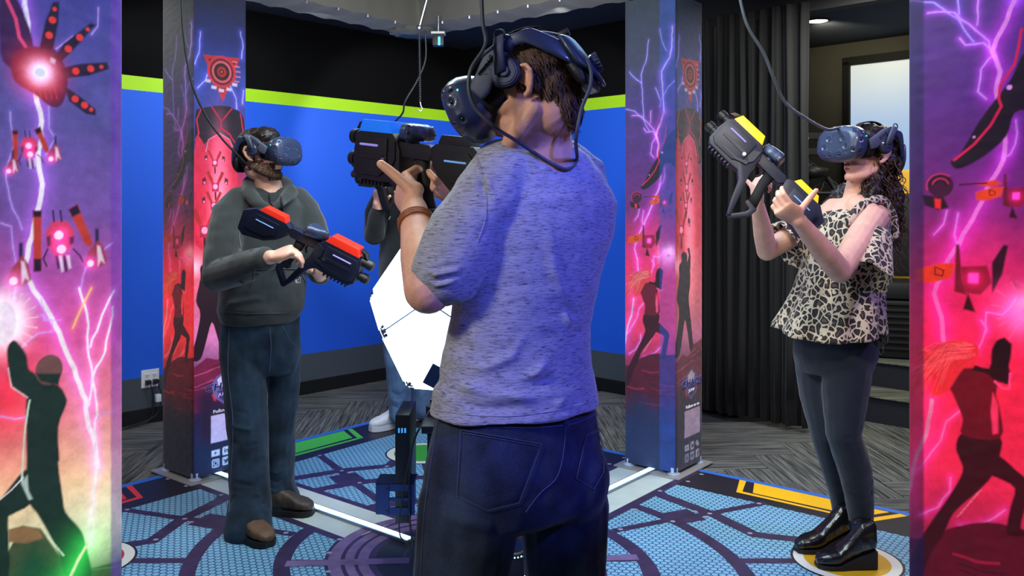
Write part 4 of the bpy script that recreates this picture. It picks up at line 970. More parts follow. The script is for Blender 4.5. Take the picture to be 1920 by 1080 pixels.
# ------------------------------------------------------------------ hub: glowing panel ball on a black pedestal
HB = A(0, 0, 0)
ped = thing('hub_pedestal', 'tall black equipment pedestal at the mat centre under the glowing panel ball', 'pedestal', HB)
RH = Matrix.Rotation(AROT, 3, 'Z')
m_ped = mat('pedestal_black', srgb(20, 24, 34), .35, .3)
mb = MB(); mb.box((.02, -.02, .29), (.34, .30, .56), RH @ Matrix.Rotation(.7, 3, 'Z'), .01); mb.build('cabinet', m_ped, ped, 30)
mb = MB(); mb.box((0.02, -.02, .585), (.38, .34, .03), RH @ Matrix.Rotation(.7, 3, 'Z'), .006); mb.build('top_tray', m_ped, ped)
mb = MB(); mb.cyl((-.1, 0, .6), (-.1, 0, .63), .05); mb.cyl((-.1, 0, .62), (-.1, 0, .70), .022); mb.cyl((-.1, 0, .64), (-.1, 0, .655), .034); mb.cyl((.06, .03, .6), (.06, .03, .72), .02); mb.build('support_pole', M_['black_plastic'], ped, 40)
mb = MB(); mb.torus((-.1, 0, .617), .036, .006); mb.build('clamp_ring', M_['steel'], ped, True)
pb = P(757, 790, 3.35)-HB
mb = MB(); mb.box((pb.x-.0, 0, .41), (.055, .24, .42), bev=.006); mb.build('computer_case', m_ped, ped, 30)
m_port = mat('port_glow', srgb(60, 150, 230), .4, emit=srgb(60, 160, 240), es=.8)
for k in range(4): mb = MB(); mb.box((pb.x-.029, -.05, .56-.011*k), (.002, .03, .005)); mb.build('port', m_port, ped)
for k in range(3): mb = MB(); mb.box((pb.x-.0+.012*(k-1), -.122, .56-.0*k), (.006, .002, .018)); mb.build('port', m_port, ped)
m_sm = mat('bracket_blue_black', srgb(36, 58, 110), .35, .5)
pc = P(740, 936, 3.3)-HB
mb = MB(); 
for (cx, cz, sx, sz) in ((-.045, 0, .05, .115), (.018, .045, .08, .026), (.018, -.045, .08, .026), (.018+.05, 0, .02, .115), (.018, .0, .08, .012)): mb.box((pc.x+cx, pc.y, pc.z+cz), (sx, .01, sz))
mb.build('bracket_plate', m_sm, ped); mb = MB(); mb.box((pc.x, pc.y+.06, pc.z+.0585), (.15, .12, .004)); mb.box((pc.x-.071, pc.y+.06, pc.z), (.004, .12, .115)); mb.build('bracket_flange', m_ped, ped)
for cx, cz in ((-.03, .042), (-.03, -.042), (.06, -.042)): mb = MB(); mb.cyl((pc.x+cx, pc.y-.004, pc.z+cz), (pc.x+cx, pc.y-.008, pc.z+cz), .004, n=10); mb.build('screw', M_['black_plastic'], ped)
cable('hanging_cord', [V((-.13, -.05, .62)), V((-.19, -.12, .5)), V((-.20, -.14, .3)), V((-.19, -.13, .14)), V((-.15, -.15, .05))], .004, M_['cable_dark'], ped)
cable('hanging_cord', [V((-.08, -.1, .6)), V((-.17, -.16, .56)), V((-.225, -.17, .3)), V((-.235, -.15, .17)), V((-.2, -.14, .12)), V((-.22, -.16, .09))], .003, M_['cable_dark'], ped)
# ring light and emitters low on the front, seen between the man's legs
rl = P(965, 1012, 3.15)-HB
mb = MB(); mb.torus(rl, .055, .012, (0, -1, .6)); mb.build('sensor_ring', M_['black_plastic'], ped, True)
m_dot = mat('hub_led', (.5, .8, 1, 1), emit=(.35, .75, 1, 1), es=9)
mb = MB()
for k in range(16): a = math.radians(180+k*11.25); q = V((0, -1, .6)).to_track_quat('Z', 'Y') @ V((math.cos(a)*.062, math.sin(a)*.062, .006)); mb.ball(rl+q, .0035, seg=8)
mb.build('led_dots', m_dot, ped)
mb = MB(); mb.ball(P(970, 1000, 3.1)-HB, .009); mb.ball(P(945, 1076, 3.08)-HB, .012); mb.build('bright_led', m_dot, ped)
mb = MB(); mb.box(P(960, 1052, 3.2)-HB, (.09, .12, .12), None, .008); mb.build('front_box', m_ped, ped)
# ball (dodecahedral panels)
qd = np.array([-2.294207605684231, -0.15998350329063987, -2.693744387126715, -1.1114097261255167]); qd /= np.linalg.norm(qd); w_, x_, y_, z_ = qd
RB = Matrix(((1-2*(y_*y_+z_*z_), 2*(x_*y_-w_*z_), 2*(x_*z_+w_*y_)), (2*(x_*y_+w_*z_), 1-2*(x_*x_+z_*z_), 2*(y_*z_-w_*x_)), (2*(x_*z_-w_*y_), 2*(y_*z_+w_*x_), 1-2*(x_*x_+y_*y_))))
BC = V((-.2316, 3.4175, .9948)); BR = .348
ph = (1+5**.5)/2; vs = [V((x, y, z)) for x in (-1, 1) for y in (-1, 1) for z in (-1, 1)]
for a in (-1, 1):
    for b in (-1, 1): vs += [V((0, a/ph, b*ph)), V((a/ph, b*ph, 0)), V((a*ph, 0, b/ph))]
vs = [RB @ (v.normalized()*BR) for v in vs]
nr = []
for a in (-1, 1):
    for b in (-1, 1): nr += [V((0, a*ph, b)), V((a*ph, b, 0)), V((a, 0, b*ph))]
nr = [RB @ v.normalized() for v in nr]
ball = thing('light_ball', 'glowing white twelve sided ball of light panels on the pedestal behind the front man', 'lamp', BC)
mb = MB(); mb.ball((0, 0, 0), BR*.74, seg=24); mb.build('core', M_['black_plastic'], ball, True)
m_glow = mat('panel_white', (.9, .95, 1, 1), emit=(.86, .95, 1, 1), es=1.15); m_tube = mat('panel_edge_light', (.8, .95, 1, 1), emit=(.8, .95, 1, 1), es=4); m_fr = mat('panel_frame', srgb(70, 90, 120), .4, .4)
for nv in nr:
    fv = sorted(vs, key=lambda v: -v.dot(nv))[:5]; c = sum(fv, V((0, 0, 0)))/5
    ax = (fv[0]-c).normalized(); ay = nv.cross(ax); fv.sort(key=lambda v: math.atan2((v-c).dot(ay), (v-c).dot(ax)))
    def slab(k, h0, h1, name, m, par, smooth=False):
        mb = MB(); a = [c+(v-c)*k+nv*h0 for v in fv]; b = [c+(v-c)*k+nv*h1 for v in fv]; mb.rings([a, b]); return mb.build(name, m, par)
    back = slab(.975, -.012, -.004, 'panel_back', m_fr, ball)
    pn = slab(.93, -.004, .0, 'light_panel', m_glow, ball)
    mb = MB()
    for i in range(5):
        a, b = c+(fv[i]-c)*.955, c+(fv[(i+1) % 5]-c)*.955; d = (b-a); mb.limb([a+d*.1, b-d*.1], .0035, n=6)
    mb.build('edge_light', m_tube, pn)
    mb = MB()
    for v in fv: q = c+(v-c)*.885; mb.cyl(q, q+nv*.004, .006, n=10)
    mb.build('screws', M_['black_plastic'], pn)
tb = thing('tablet', 'small dark tablet standing in front of the glowing ball', 'tablet', P(815, 712, 2.95))
mb = MB(); mb.box((0.02, 0, 0), (.10, .008, .075), Matrix.Rotation(.5, 3, 'Y'), .003); mb.build('tablet_body', m_sm, tb); mb = MB(); mb.cyl((.05, .0, -.03), (.05, .15, -.13), .006); mb.build('tablet_arm', m_ped, tb)
# ------------------------------------------------------------------ people: shared builders
def skin_mat(name, col, col2):
    m = mat(name, col, .5, spec=.4, bump=.12, bscale=220, vary=.10, vscale=26); nn, l, b = nodes(m)
    b.inputs['Subsurface Weight'].default_value = .12; b.inputs['Subsurface Radius'].default_value = (.02, .008, .004); b.inputs['Subsurface Scale'].default_value = .3; return m
m_skin = skin_mat('skin', srgb(232, 172, 142), 0); m_skin2 = skin_mat('skin_pale', srgb(232, 178, 155), 0); m_eye = mat('eye_white', srgb(230, 228, 224), .2)
def rotY(a): return Matrix.Rotation(math.radians(a), 4, 'Y')
def head_frame(o, fwd, pitch=0, roll=0, scale=1):
    """x forward, y left, z up; pitch > 0 looks down"""
    return frameM(o, fwd) @ rotY(pitch) @ Matrix.Rotation(math.radians(roll), 4, 'X') @ Matrix.Diagonal((scale, scale, scale, 1))
def add_head(mb, M, female=False, top=1.0):
    t = MB(); w = .93 if female else 1
    t.ball((-.014, 0, .034), (.098, .077*w, .082)); t.ball((.028, 0, -.012), (.066, .062*w, .088)); t.ball((.035, 0, -.055), (.056, .052*w, .052))
    t.ball((.012, 0, -.055), (.060, .060*w, .045)); t.limb([(.0, .05*w, -.055), (.04, .042*w, -.085), (.072, .012, -.10), (.072, -.012, -.10), (.04, -.042*w, -.085), (.0, -.05*w, -.055)], .018 if not female else .014)
    t.ball((.074, 0, -.098), (.020, .020, .016)); t.ball((.078, 0, -.058), (.018, .030, .022))
    t.limb([(.088, 0, .012), (.101, 0, -.012), (.112, 0, -.030)], [.009, .0105, .0125]); t.ball((.102, .012, -.034), (.012, .008, .008)); t.ball((.102, -.012, -.034), (.012, .008, .008))
    t.limb([(.080, .022, -.062), (.093, .008, -.057), (.093, -.008, -.057), (.080, -.022, -.062)], .0062); t.limb([(.080, .020, -.068), (.091, 0, -.071), (.080, -.020, -.068)], .0075)
    for s in (1, -1):
        t.ball((.052, .042*s*w, -.026), (.028, .020, .024)); t.limb([(.082, .052*s*w, .022), (.096, .03*s, .030), (.096, .010*s, .026)], .010)
        y = .080*w*s
        t.limb([(.008, y*.96, .020), (.000, y*1.08, .032), (-.014, y*1.17, .030), (-.022, y*1.17, .012), (-.016, y*1.10, -.010), (-.004, y*1.0, -.026), (.004, y*.95, -.030)], [.005, .0055, .006, .006, .0055, .007, .007]); t.ball((-.006, y*.98, .004), (.014, .007, .022)); t.ball((.006, y*.97, .0), (.005, .006, .008))
    # neck
    t.limb([(-.022, 0, -.01), (-.032, 0, -.06)], [.058*w, .055*w*(.88 if female else 1)])
    if top != 1:
        for v in t.bm.verts:
            if v.co.z > 0: v.co.z *= top
            if v.co.x < 0: v.co.x *= .88
    bmesh.ops.transform(t.bm, matrix=M, verts=t.bm.verts); mb.add(t.bm)
def add_hand(mb, wrist, d, palm, thumb, curl=(50, 55, 60, 65), s=1.0, wr=.026, thumb_dir=None, thumb_curl=20, spread=4):
    """wrist point, direction to the knuckles, palm normal, side of the thumb; curl in degrees per joint for the four fingers"""
    d = V(d).normalized(); p = V(palm); p = (p-d*p.dot(d)).normalized(); t = V(thumb); t = (t-d*t.dot(d)-p*t.dot(p)).normalized(); w = V(wrist)
    L = lambda x, y, z: w+(d*x+t*y+p*z)*s
    mb.loft([(L(-.02, 0, 0), t*.027*s, p*.021*s), (L(.0, 0, 0), t*.028*s, p*.020*s), (L(.02, .002, .001), t*.034*s, p*.017*s), (L(.05, .002, .001), t*.041*s, p*.016*s), (L(.078, 0, .001), t*.041*s, p*.014*s), (L(.092, 0, .001), t*.036*s, p*.009*s)], 20, 2.6)
    mb.ball(L(.035, .024, .010), .017*s, seg=12)
    for k, (y, l, r) in enumerate([(.030, (.044, .027, .022), .0092), (.0105, (.049, .031, .024), .0095), (-.0095, (.045, .029, .023), .0089), (-.028, (.036, .022, .020), .0079)]):
        b = L(.084-.004*abs(k-1), y, .0); dr = (d+t*math.tan(math.radians(spread*(1.5-k)))).normalized(); pts = [L(.06, y*.9, 0), b]; a = 0; q = b
        for j, ln in enumerate(l):
            a += curl[k]*(.8, 1.05, .75)[j]; q = q+(dr*math.cos(math.radians(a))+p*math.sin(math.radians(a)))*ln*s; pts.append(q)
        mb.limb(pts, [r*s, r*1.1*s, r*s*1.02, r*s*.93, r*s*.8], n=12)
    td = V(thumb_dir).normalized() if thumb_dir else (d*.55+t*.75+p*.35).normalized(); q = L(.018, .022, .006); pts = [q]; ax = (td.cross(p)).normalized() if td.cross(p).length > .1 else t
    for j, ln in enumerate((.036, .034, .028)):
        q = q+(Matrix.Rotation(-math.radians(thumb_curl*j*.8), 3, ax) @ td)*ln*s; pts.append(q)
    mb.limb(pts, [.0135*s, .0125*s, .011*s, .0095*s], n=12); return pts
def _unused(): pass
def hair_strands(name, m, parent, tree_obj, M, region, n, length, dirfn, wid=.0022, seed=1, lift=.004):
    """short tapered locks rooted on the hair cap"""
    r = random.Random(seed); me = tree_obj.data; Mi = M.inverted(); polys = [p for p in me.polygons if (Mi @ p.center).length < .4 and region(Mi @ p.center)]; vs = []; fs = []; tries = 0; cnt = 0
    while cnt < n and tries < n*12:
        tries += 1; p = r.choice(polys); l = Mi @ p.center
        if not region(l): continue
        nn = p.normal; d = (M.to_3x3() @ V(dirfn(l, r))).normalized(); d = (d-nn*d.dot(nn)*.85).normalized(); sd = d.cross(nn).normalized(); L = length*r.uniform(.6, 1.2); c = p.center-nn*.002; k0 = len(vs); bend = r.uniform(-.25, .25)
        for j in range(5):
            t = j/4; q = c+d*L*t+nn*(lift*math.sin(t*2.6)+.001)+sd*bend*L*t*t; w_ = wid*(1-t**2)*r.uniform(.9, 1.1)+.0002; vs += [q-sd*w_, q+sd*w_+nn*.0004]
        for j in range(4): a = k0+j*2; fs.append((a, a+1, a+3, a+2))
        cnt += 1
    me2 = bpy.data.meshes.new(name); me2.from_pydata(vs, [], fs); me2.materials.append(m); me2.shade_smooth(); return link(bpy.data.objects.new(name, me2), parent)
m_hair = mat('hair_dark_brown', srgb(98, 76, 62), .75, spec=.2, vary=.4, vscale=60, stretch=(1, 1, .4)); m_hair2 = mat('hair_black_brown', srgb(34, 25, 22), .42, spec=.4, vary=.4, vscale=60)

m_gask = mat('face_foam', srgb(16, 16, 18), .95); m_lens = mat('sensor_lens', srgb(10, 12, 20), .1, coat=1); m_pad = mat('pad_leather', srgb(30, 30, 33), .55, bump=.2, bscale=120); m_led_g = mat('led_green', (.1, 1, .5, 1), emit=(.1, 1, .6, 1), es=3)
def headset(M, label, wire_top=True):
    """M: frame at the ear, x forward, z up, as worn"""
    t = thing('vr_headset', label, 'headset', M.translation, 'headsets worn by the four players'); Mo = Matrix.Translation(-M.translation) @ M
    def B(mb, name, m, par=t, sm=True): return mb.build(name, m, par, sm, Mo)
    # visor: rounded shell swelling forward, with sensor dimples
    mb = MB(); prof = []
    for x, hw, z0, z1 in ((.078, .070, -.030, .052), (.098, .082, -.046, .066), (.118, .092, -.056, .070), (.140, .094, -.057, .068), (.155, .086, -.048, .060), (.163, .070, -.034, .046)):
        prof.append((V((x, 0, (z0+z1)/2)), V((0, hw, 0)), V((0, 0, (z1-z0)/2))))
    mb.loft(prof, 40, 2.9)
    vis = clay(mb, 'visor_shell', M_['navy_plastic'], t, .004, 4); 
    # dimples pressed into the shell
    co = np.array([v.co for v in vis.data.vertices]); no = np.array([v.normal for v in vis.data.vertices]); dim = []
    for s in (-1, 1):
        for p in ((.160, .03, .02), (.162, .045, -.01), (.160, .02, -.035), (.150, .070, .042), (.152, .075, -.020), (.132, .093, .042), (.142, .092, .014), (.135, .092, -.025), (.130, .05, .068), (.145, .02, .068)): dim.append((p[0], p[1]*s, p[2]))
    dsp = np.zeros(len(co)); dimw = []
    for p in dim:
        i = np.argmin(np.linalg.norm(co-np.array(p), axis=1)); c = co[i]; dimw.append((V(c), V(no[i]))); q = np.linalg.norm(co-c, axis=1); dsp -= .0035*np.exp(-(q/.0075)**4)-.0012*np.exp(-((q-.0105)/.003)**2)
    co = co+no*dsp[:, None]; vis.data.vertices.foreach_set('co', co.ravel()); vis.data.transform(Mo); vis.data.update()
    mb = MB()
    for c, nn in dimw: mb.ball(c-nn*.0042, (.0045, .0045, .0045), seg=8)
    tag(mb.build('sensor_lenses', m_lens, vis, True, Mo), kind='stuff')
    mb = MB(); mb.ball((.120, .0925, .030), .0018, seg=8); mb.ball((.120, -.0925, .030), .0018, seg=8); tag(mb.build('status_light', m_led_g, vis, True, Mo), kind='stuff')
    mb = MB(); mb.loft([(V((.045, 0, .010)), V((0, .072, 0)), V((0, 0, .040))), (V((.062, 0, .010)), V((0, .078, 0)), V((0, 0, .044))), (V((.084, 0, .010)), V((0, .080, 0)), V((0, 0, .045)))], 36, 3); B(mb, 'face_gasket', m_gask)
    # side arms, hinges, headphones
    for s in (-1, 1):
        mb = MB(); a = spline([(.092, .086*s, .008), (.070, .089*s, .022), (.045, .090*s, .046), (.022, .088*s, .062), (.006, .084*s, .070)], 4)
        mb.loft([(p, V((0, .007, 0)), V((.45, 0, .9)).normalized()*r) for p, r in zip(a, np.interp(range(len(a)), [0, 3, 8, len(a)-1], [.017, .021, .019, .016]))], 16, 3.2); arm = B(mb, 'side_arm', M_['navy_matte'])
        mb = MB(); mb.ball((.002, .088*s, .071), (.018, .010, .018)); mb.build('hinge', M_['navy_plastic'], arm, True, Mo)
        mb = MB(); mb.loft([(V((.006, .104*s, .084)), V((.011, 0, 0)), V((0, .005, 0))), (V((.018, .105*s, .058)), V((.0115, 0, 0)), V((0, .0055, 0))), (V((.030, .106*s, .020)), V((.0115, 0, 0)), V((0, .005, 0)))], 16, 3.5); B(mb, 'headphone_arm', M_['navy_matte'])
        mb = MB(); mb.torus((.004, .103*s, .086), .010, .0018, (0, 1, 0)); B(mb, 'wire_loop', M_['black_plastic'])
        mb = MB(); mb.cyl((.0235, .083*s, .020), (.0235, .092*s, .020), .031, .031, 32, .003); mb.build('ear_cushion', m_pad, None, True, Mo).parent = t
        mb = MB(); mb.cyl((.0235, .091*s, .020), (.0235, .100*s, .020), .030, .023, 32, .002); mb.torus((.0235, .0945*s, .020), .0255, .002, (0, 1, 0), n=32); mb.cyl((.0235, .099*s, .020), (.0235, .106*s, .020), .012, .009, 20, .001); B(mb, 'headphone_cup', M_['navy_plastic'], t, 40)
        # rear band wrapping down to the cradle
        b = spline([(.004, .086*s, .072), (-.030, .088*s, .068), (-.055, .082*s, .053), (-.085, .066*s, .022), (-.108, .040*s, -.002)], 4); hw = np.interp(range(len(b)), [0, 4, 8, len(b)-1], [.012, .013, .026, .030])
        mb = MB(); mb.loft([(p, V((0, .0045, 0)) if i < 8 else V((-.003, .0045*s, 0)), V((.1, 0, 1)).normalized()*h) for i, (p, h) in enumerate(zip(b, hw))], 16, 3); B(mb, 'rear_band', M_['navy_plastic'])
    mb = MB(); rr = []
    for a in np.linspace(-55, 55, 13): c = V((-.065-.058*math.cos(math.radians(a)), .080*math.sin(math.radians(a)), -.016+.012*abs(a)/20)); nrm = V((-math.cos(math.radians(a)), math.sin(math.radians(a)), 0)); rr.append((c, nrm*.006, V((.18, 0, 1)).normalized()*(.050-.018*(abs(a)/55)**2)))
    mb.loft(rr, 18, 3); B(mb, 'rear_cradle', M_['navy_plastic'])
    mb = MB(); rr = []
    for a in np.linspace(-50, 50, 9): c = V((-.055-.055*math.cos(math.radians(a)), .074*math.sin(math.radians(a)), -.024)); nrm = V((-math.cos(math.radians(a)), math.sin(math.radians(a)), 0)); rr.append((c, nrm*.010, V((.18, 0, 1)).normalized()*(.042-.014*(abs(a)/50)**2)))
    mb.loft(rr, 18, 2.6); B(mb, 'rear_pad', m_pad)
    mb = MB(); mb.cyl((-.126, 0, -.014), (-.142, 0, -.014), .019, .018, 24, .002)
    for k in range(16): a = k*math.pi/8; mb.box((-.137, .0185*math.cos(a), -.014+.0185*math.sin(a)), (.010, .003, .003))
    B(mb, 'tightening_knob', M_['navy_plastic'], t, 40)
    mb = MB(); ts = spline([(.085, 0, .035), (.060, 0, .090), (.0, 0, .112), (-.060, 0, .100), (-.102, 0, .055), (-.120, 0, .02)], 4)
    mb.loft([(p, V((0, .014, 0)), V((.0015, 0, .002)) if True else 0) for p in ts], 10, 3); B(mb, 'top_strap', M_['dark_rubber'])
    mb = MB(); mb.box((-.098, .0, .066), (.028, .022, .012), None, .003); B(mb, 'cable_clip', M_['black_plastic'])
    # wordmark pressed on the left and right arms
    for s in (-1, 1):
        cu = bpy.data.curves.new('t', 'FONT'); cu.body = 'VIVE'; cu.size = .018; cu.align_x = 'CENTER'; cu.align_y = 'CENTER'; cu.extrude = .0006; cu.space_character = 1.25; cu.resolution_u = 2
        ob = bpy.data.objects.new('t', cu); COL.objects.link(ob); me = bpy.data.meshes.new_from_object(ob.evaluated_get(bpy.context.evaluated_depsgraph_get())); bpy.data.objects.remove(ob)
        n_ = V((0, s, 0)); r_ = V((-.75*s*-1*-1, 0, .66*s*-1*-1)).normalized() if s > 0 else V((.75, 0, -.66)).normalized()
        r_ = V((-.75, 0, .66)).normalized() if s > 0 else V((.75, 0, -.66)).normalized(); u_ = n_.cross(r_); me.transform(Matrix.Translation((.047, .0975*s, .045)) @ Matrix((r_, u_, n_)).transposed().to_4x4()); me.transform(Mo); me.materials.clear(); me.materials.append(M_['black_plastic']); link(bpy.data.objects.new('embossed_mark', me), t)
    return t
def gun(M, label, plate, body='gun_black', rear=None):
    """x to the muzzle, y left, z up; about 0.52 m long"""
    t = thing('game_rifle', label, 'toy gun', M.translation, 'toy rifles held by the players'); Mo = Matrix.Translation(-M.translation) @ M; bm_ = M_[body]
    def B(mb, name, m, par=t, sm=25): return mb.build(name, m, par, sm, Mo)
    blk = [(.055, .050), (.075, .068), (.205, .068), (.222, .050), (.226, .010), (.222, -.045), (.205, -.062), (.110, -.064), (.070, -.060), (.040, -.085), (.010, -.150), (-.018, -.200), (-.030, -.196), (-.006, -.130), (.018, -.070), (.036, -.022), (.040, .022)]
    mb = MB(); mb.prism(blk, .052, None, .005); mb.prism([(.085, .052), (.210, .052), (.218, .02), (.214, -.035), (.195, -.050), (.110, -.050), (.080, -.03)], .064, None, .006); body_o = B(mb, 'front_housing', bm_)
    mb = MB()
    for s in (-1, 1):
        mb.prism([(.092, .018), (.190, .018), (.196, .012), (.196, .006), (.100, .004)], .004, Matrix.Translation((0, .033*s, -.012)), .001); mb.prism([(.060, -.012), (.10, -.030), (.16, -.030), (.17, -.038), (.10, -.040), (.06, -.028)], .005, Matrix.Translation((0, .030*s, 0)), .001)
        mb.prism([(.055, .045), (.078, .03), (.078, .0), (.060, -.02), (.05, .0)], .006, Matrix.Translation((0, .028*s, 0)), .002)
    mb.build('side_relief', bm_, body_o, False, Mo)
    mb = MB()
    for s in (-1, 1): mb.limb([(.120, .0335*s, .030), (.188, .0335*s, .030)], .0032, n=8)
    B(mb, 'side_light', mat('gun_side_light', srgb(150, 140, 210), .4, emit=srgb(140, 130, 220), es=.5))
    mb = MB()
    for s in (-1, 1): mb.cyl((.092, .026*s, -.005), (.092, .036*s, -.005), .0065, n=16, bev=.001)
    B(mb, 'side_button', M_['steel'])
    mb = MB(); mb.prism([(.072, .064), (.088, .096), (.196, .096), (.208, .064)], .054, None, .003); B(mb, 'front_colour_plate', M_[plate])
    for z in (.048, -.012):
        mb = MB(); mb.cyl((.215, 0, z), (.246, 0, z), .019, .017, 20, .002); mb.cyl((.236, 0, z), (.262, 0, z), .0205, .0205, 20, .003); mb.cyl((.2605, 0, z), (.264, 0, z), .012, .012, 16); B(mb, 'barrel', M_['black_plastic'], t, 30)
    mb = MB(); mb.prism([(.216, .075), (.200, .095), (.225, .088), (.235, .070)], .03, None, .002); B(mb, 'front_sight', M_['black_plastic'])
    mb = MB()
    for k in range(7): mb.box((.105+.015*k, 0, -.070), (.006, .040, .012), None, .0015)
    B(mb, 'under_ribs', bm_)
    # receiver and tracker
    mb = MB(); mb.prism([(-.080, .030), (-.060, .046), (.05, .046), (.06, .020), (.04, .008), (-.06, .006)], .038, None, .004); B(mb, 'receiver', bm_)
    mb = MB(); mb.cyl((.020, 0, .044), (.020, 0, .054), .016, n=16)
    rr = []
    for k in range(30):
        a = 2*math.pi*k/30; r = .037+.016*max(0, math.cos(3*a))**1.5; rr.append((r*math.cos(a)+.018, r*math.sin(a)))
    def lay(k, z): return [V((.018+(x-.018)*k, y*k, z)) for x, y in rr]
    mb.rings([lay(.80, .052), lay(.98, .058), lay(1.0, .074), lay(.92, .088), lay(.6, .095), lay(.3, .093)]); tr = B(mb, 'motion_tracker', M_['navy_plastic'], t, 50)
    mb = MB()
    for k in range(3): a = 2*math.pi*k/3; mb.ball((.018+.043*math.cos(a), .043*math.sin(a), .086), .006, seg=10); mb.ball((.018+.050*math.cos(a), .050*math.sin(a), .070), .005, seg=10)
    tag(mb.build('tracker_sensors', m_lens, tr, True, Mo), kind='stuff')
    # pistol grip, trigger, lower guard
    mb = MB(); mb.loft([(V((-.020, 0, .012)), V((.020, 0, 0)), V((0, .014, 0))), (V((-.026, 0, -.03)), V((.018, 0, .0)), V((0, .014, 0))), (V((-.042, 0, -.075)), V((.019, 0, 0)), V((0, .0155, 0))), (V((-.052, 0, -.110)), V((.021, 0, 0)), V((0, .016, 0)))], 16, 2.6); B(mb, 'pistol_grip', M_['dark_rubber'], t, True)
    mb = MB(); mb.limb([(.006, 0, .004), (.004, 0, -.014), (.010, 0, -.026)], .004, n=8); B(mb, 'trigger', M_['black_plastic'], t, True)
    mb = MB(); mb.prism([(-.020, -.196), (-.032, -.206), (-.075, -.150), (-.078, -.112), (-.030, -.108), (-.030, -.124), (-.058, -.128), (-.056, -.145)], .030, None, .004); B(mb, 'lower_guard', bm_)
    # stock
    mb = MB(); mb.prism([(-.070, .040), (-.090, .052), (-.215, .052), (-.262, .020), (-.262, -.062), (-.235, -.080), (-.150, -.060), (-.105, -.030), (-.080, -.004)], .044, None, .005); mb.prism([(-.11, .035), (-.205, .035), (-.235, .010), (-.235, -.045), (-.150, -.040), (-.115, -.015)], .054, None, .005); B(mb, 'stock', bm_)
    mb = MB(); mb.prism([(-.092, .051), (-.104, .074), (-.186, .074), (-.204, .051)], .040, None, .003); B(mb, 'rear_top_plate', M_[rear or plate])
    mb = MB()
    for s in (-1, 1): mb.limb([(-.13, .0275*s, .012), (-.20, .0275*s, .012)], .0025, n=6)
    B(mb, 'stock_light', mat('gun_stock_light', srgb(120, 160, 220), .4, emit=srgb(110, 160, 230), es=.4))
    return t
def shoe(name, m, ms, parent, heel, toe, up=.075, w=.043, sole=.022, wedge=0, ankle=None, ankle_r=.05, zf=0.0095):
    """heel and toe points on the ground"""
    heel, toe = V(heel), V(toe); heel.z = toe.z = 0; d = (toe-heel); L = d.length; d.normalize(); s = V((-d.y, d.x, 0)); Zv = V((0, 0, 1))
    q = lambda t, y, z: heel+d*L*t+s*y+Zv*(z+zf)
    prof = [(.0, .026, 0), (.06, .034, 0), (.25, .035, 0), (.45, .037, 0), (.65, w, 0), (.82, w*.98, 0), (.94, w*.72, 0), (1.0, w*.35, 0)]
    hl = lambda t: wedge*max(0, 1-t/.62)**.8 if wedge else 0
    mb = MB(); hs = [.055+up*.55, .07+up*.6, .07+up*.55, .075+up*.1, .062, .050, .040, .024]
    mb.loft([(q(t, 0, sole+hl(t)+h/2-.004), s*ww, Zv*(h/2)+d*.0) for (t, ww, _), h in zip(prof, hs)], 20, 2.6)
    if ankle is not None: a = V(ankle); mb.limb([q(.22, 0, sole+hl(.2)+.05), q(.2, 0, sole+hl(.2)+.09)*.5+a*.5, a], [.040, .042, ankle_r])
    up_o = clay(mb, name, m, parent, .004, 5, lambda co, no: .0012*vnoise(co*60, 2))
    mb = MB(); rows = []
    for t, ww, _ in prof: rows.append([q(t, ww+.004, 0), q(t, ww+.004, sole+hl(t)), q(t, -ww-.004, sole+hl(t)), q(t, -ww-.004, 0)])
    mb.rings(rows); mb.build('sole', ms, up_o, 40); return up_o
# ================================================================== front man in the grey heather shirt
def heather():
    m = mat('heather_grey_knit', srgb(160, 160, 168), .9, sheen=.25, spec=.2); n, l, b = nodes(m)
    tc = n.new('ShaderNodeTexCoord'); mp = n.new('ShaderNodeMapping'); mp.inputs['Scale'].default_value = (55, 55, 420); l.new(tc.outputs['Object'], mp.inputs[0])
    a = n.new('ShaderNodeTexNoise'); a.inputs['Scale'].default_value = 1; a.inputs['Detail'].default_value = 5; a.inputs['Roughness'].default_value = .75; l.new(mp.outputs[0], a.inputs['Vector'])
    cr = n.new('ShaderNodeValToRGB'); e = cr.color_ramp.elements; e[0].position = .34; e[0].color = srgb(62, 62, 74); e[1].position = .47; e[1].color = srgb(158, 158, 166); x = e.new(.75); x.color = srgb(190, 190, 196); l.new(a.outputs[0], cr.inputs[0]); l.new(cr.outputs[0], b.inputs['Base Color'])
    bp = n.new('ShaderNodeBump'); bp.inputs['Strength'].default_value = .2; bp.inputs['Distance'].default_value = .003; l.new(a.outputs[0], bp.inputs['Height']); l.new(bp.outputs[0], b.inputs['Normal']); return m
m_heather = heather()
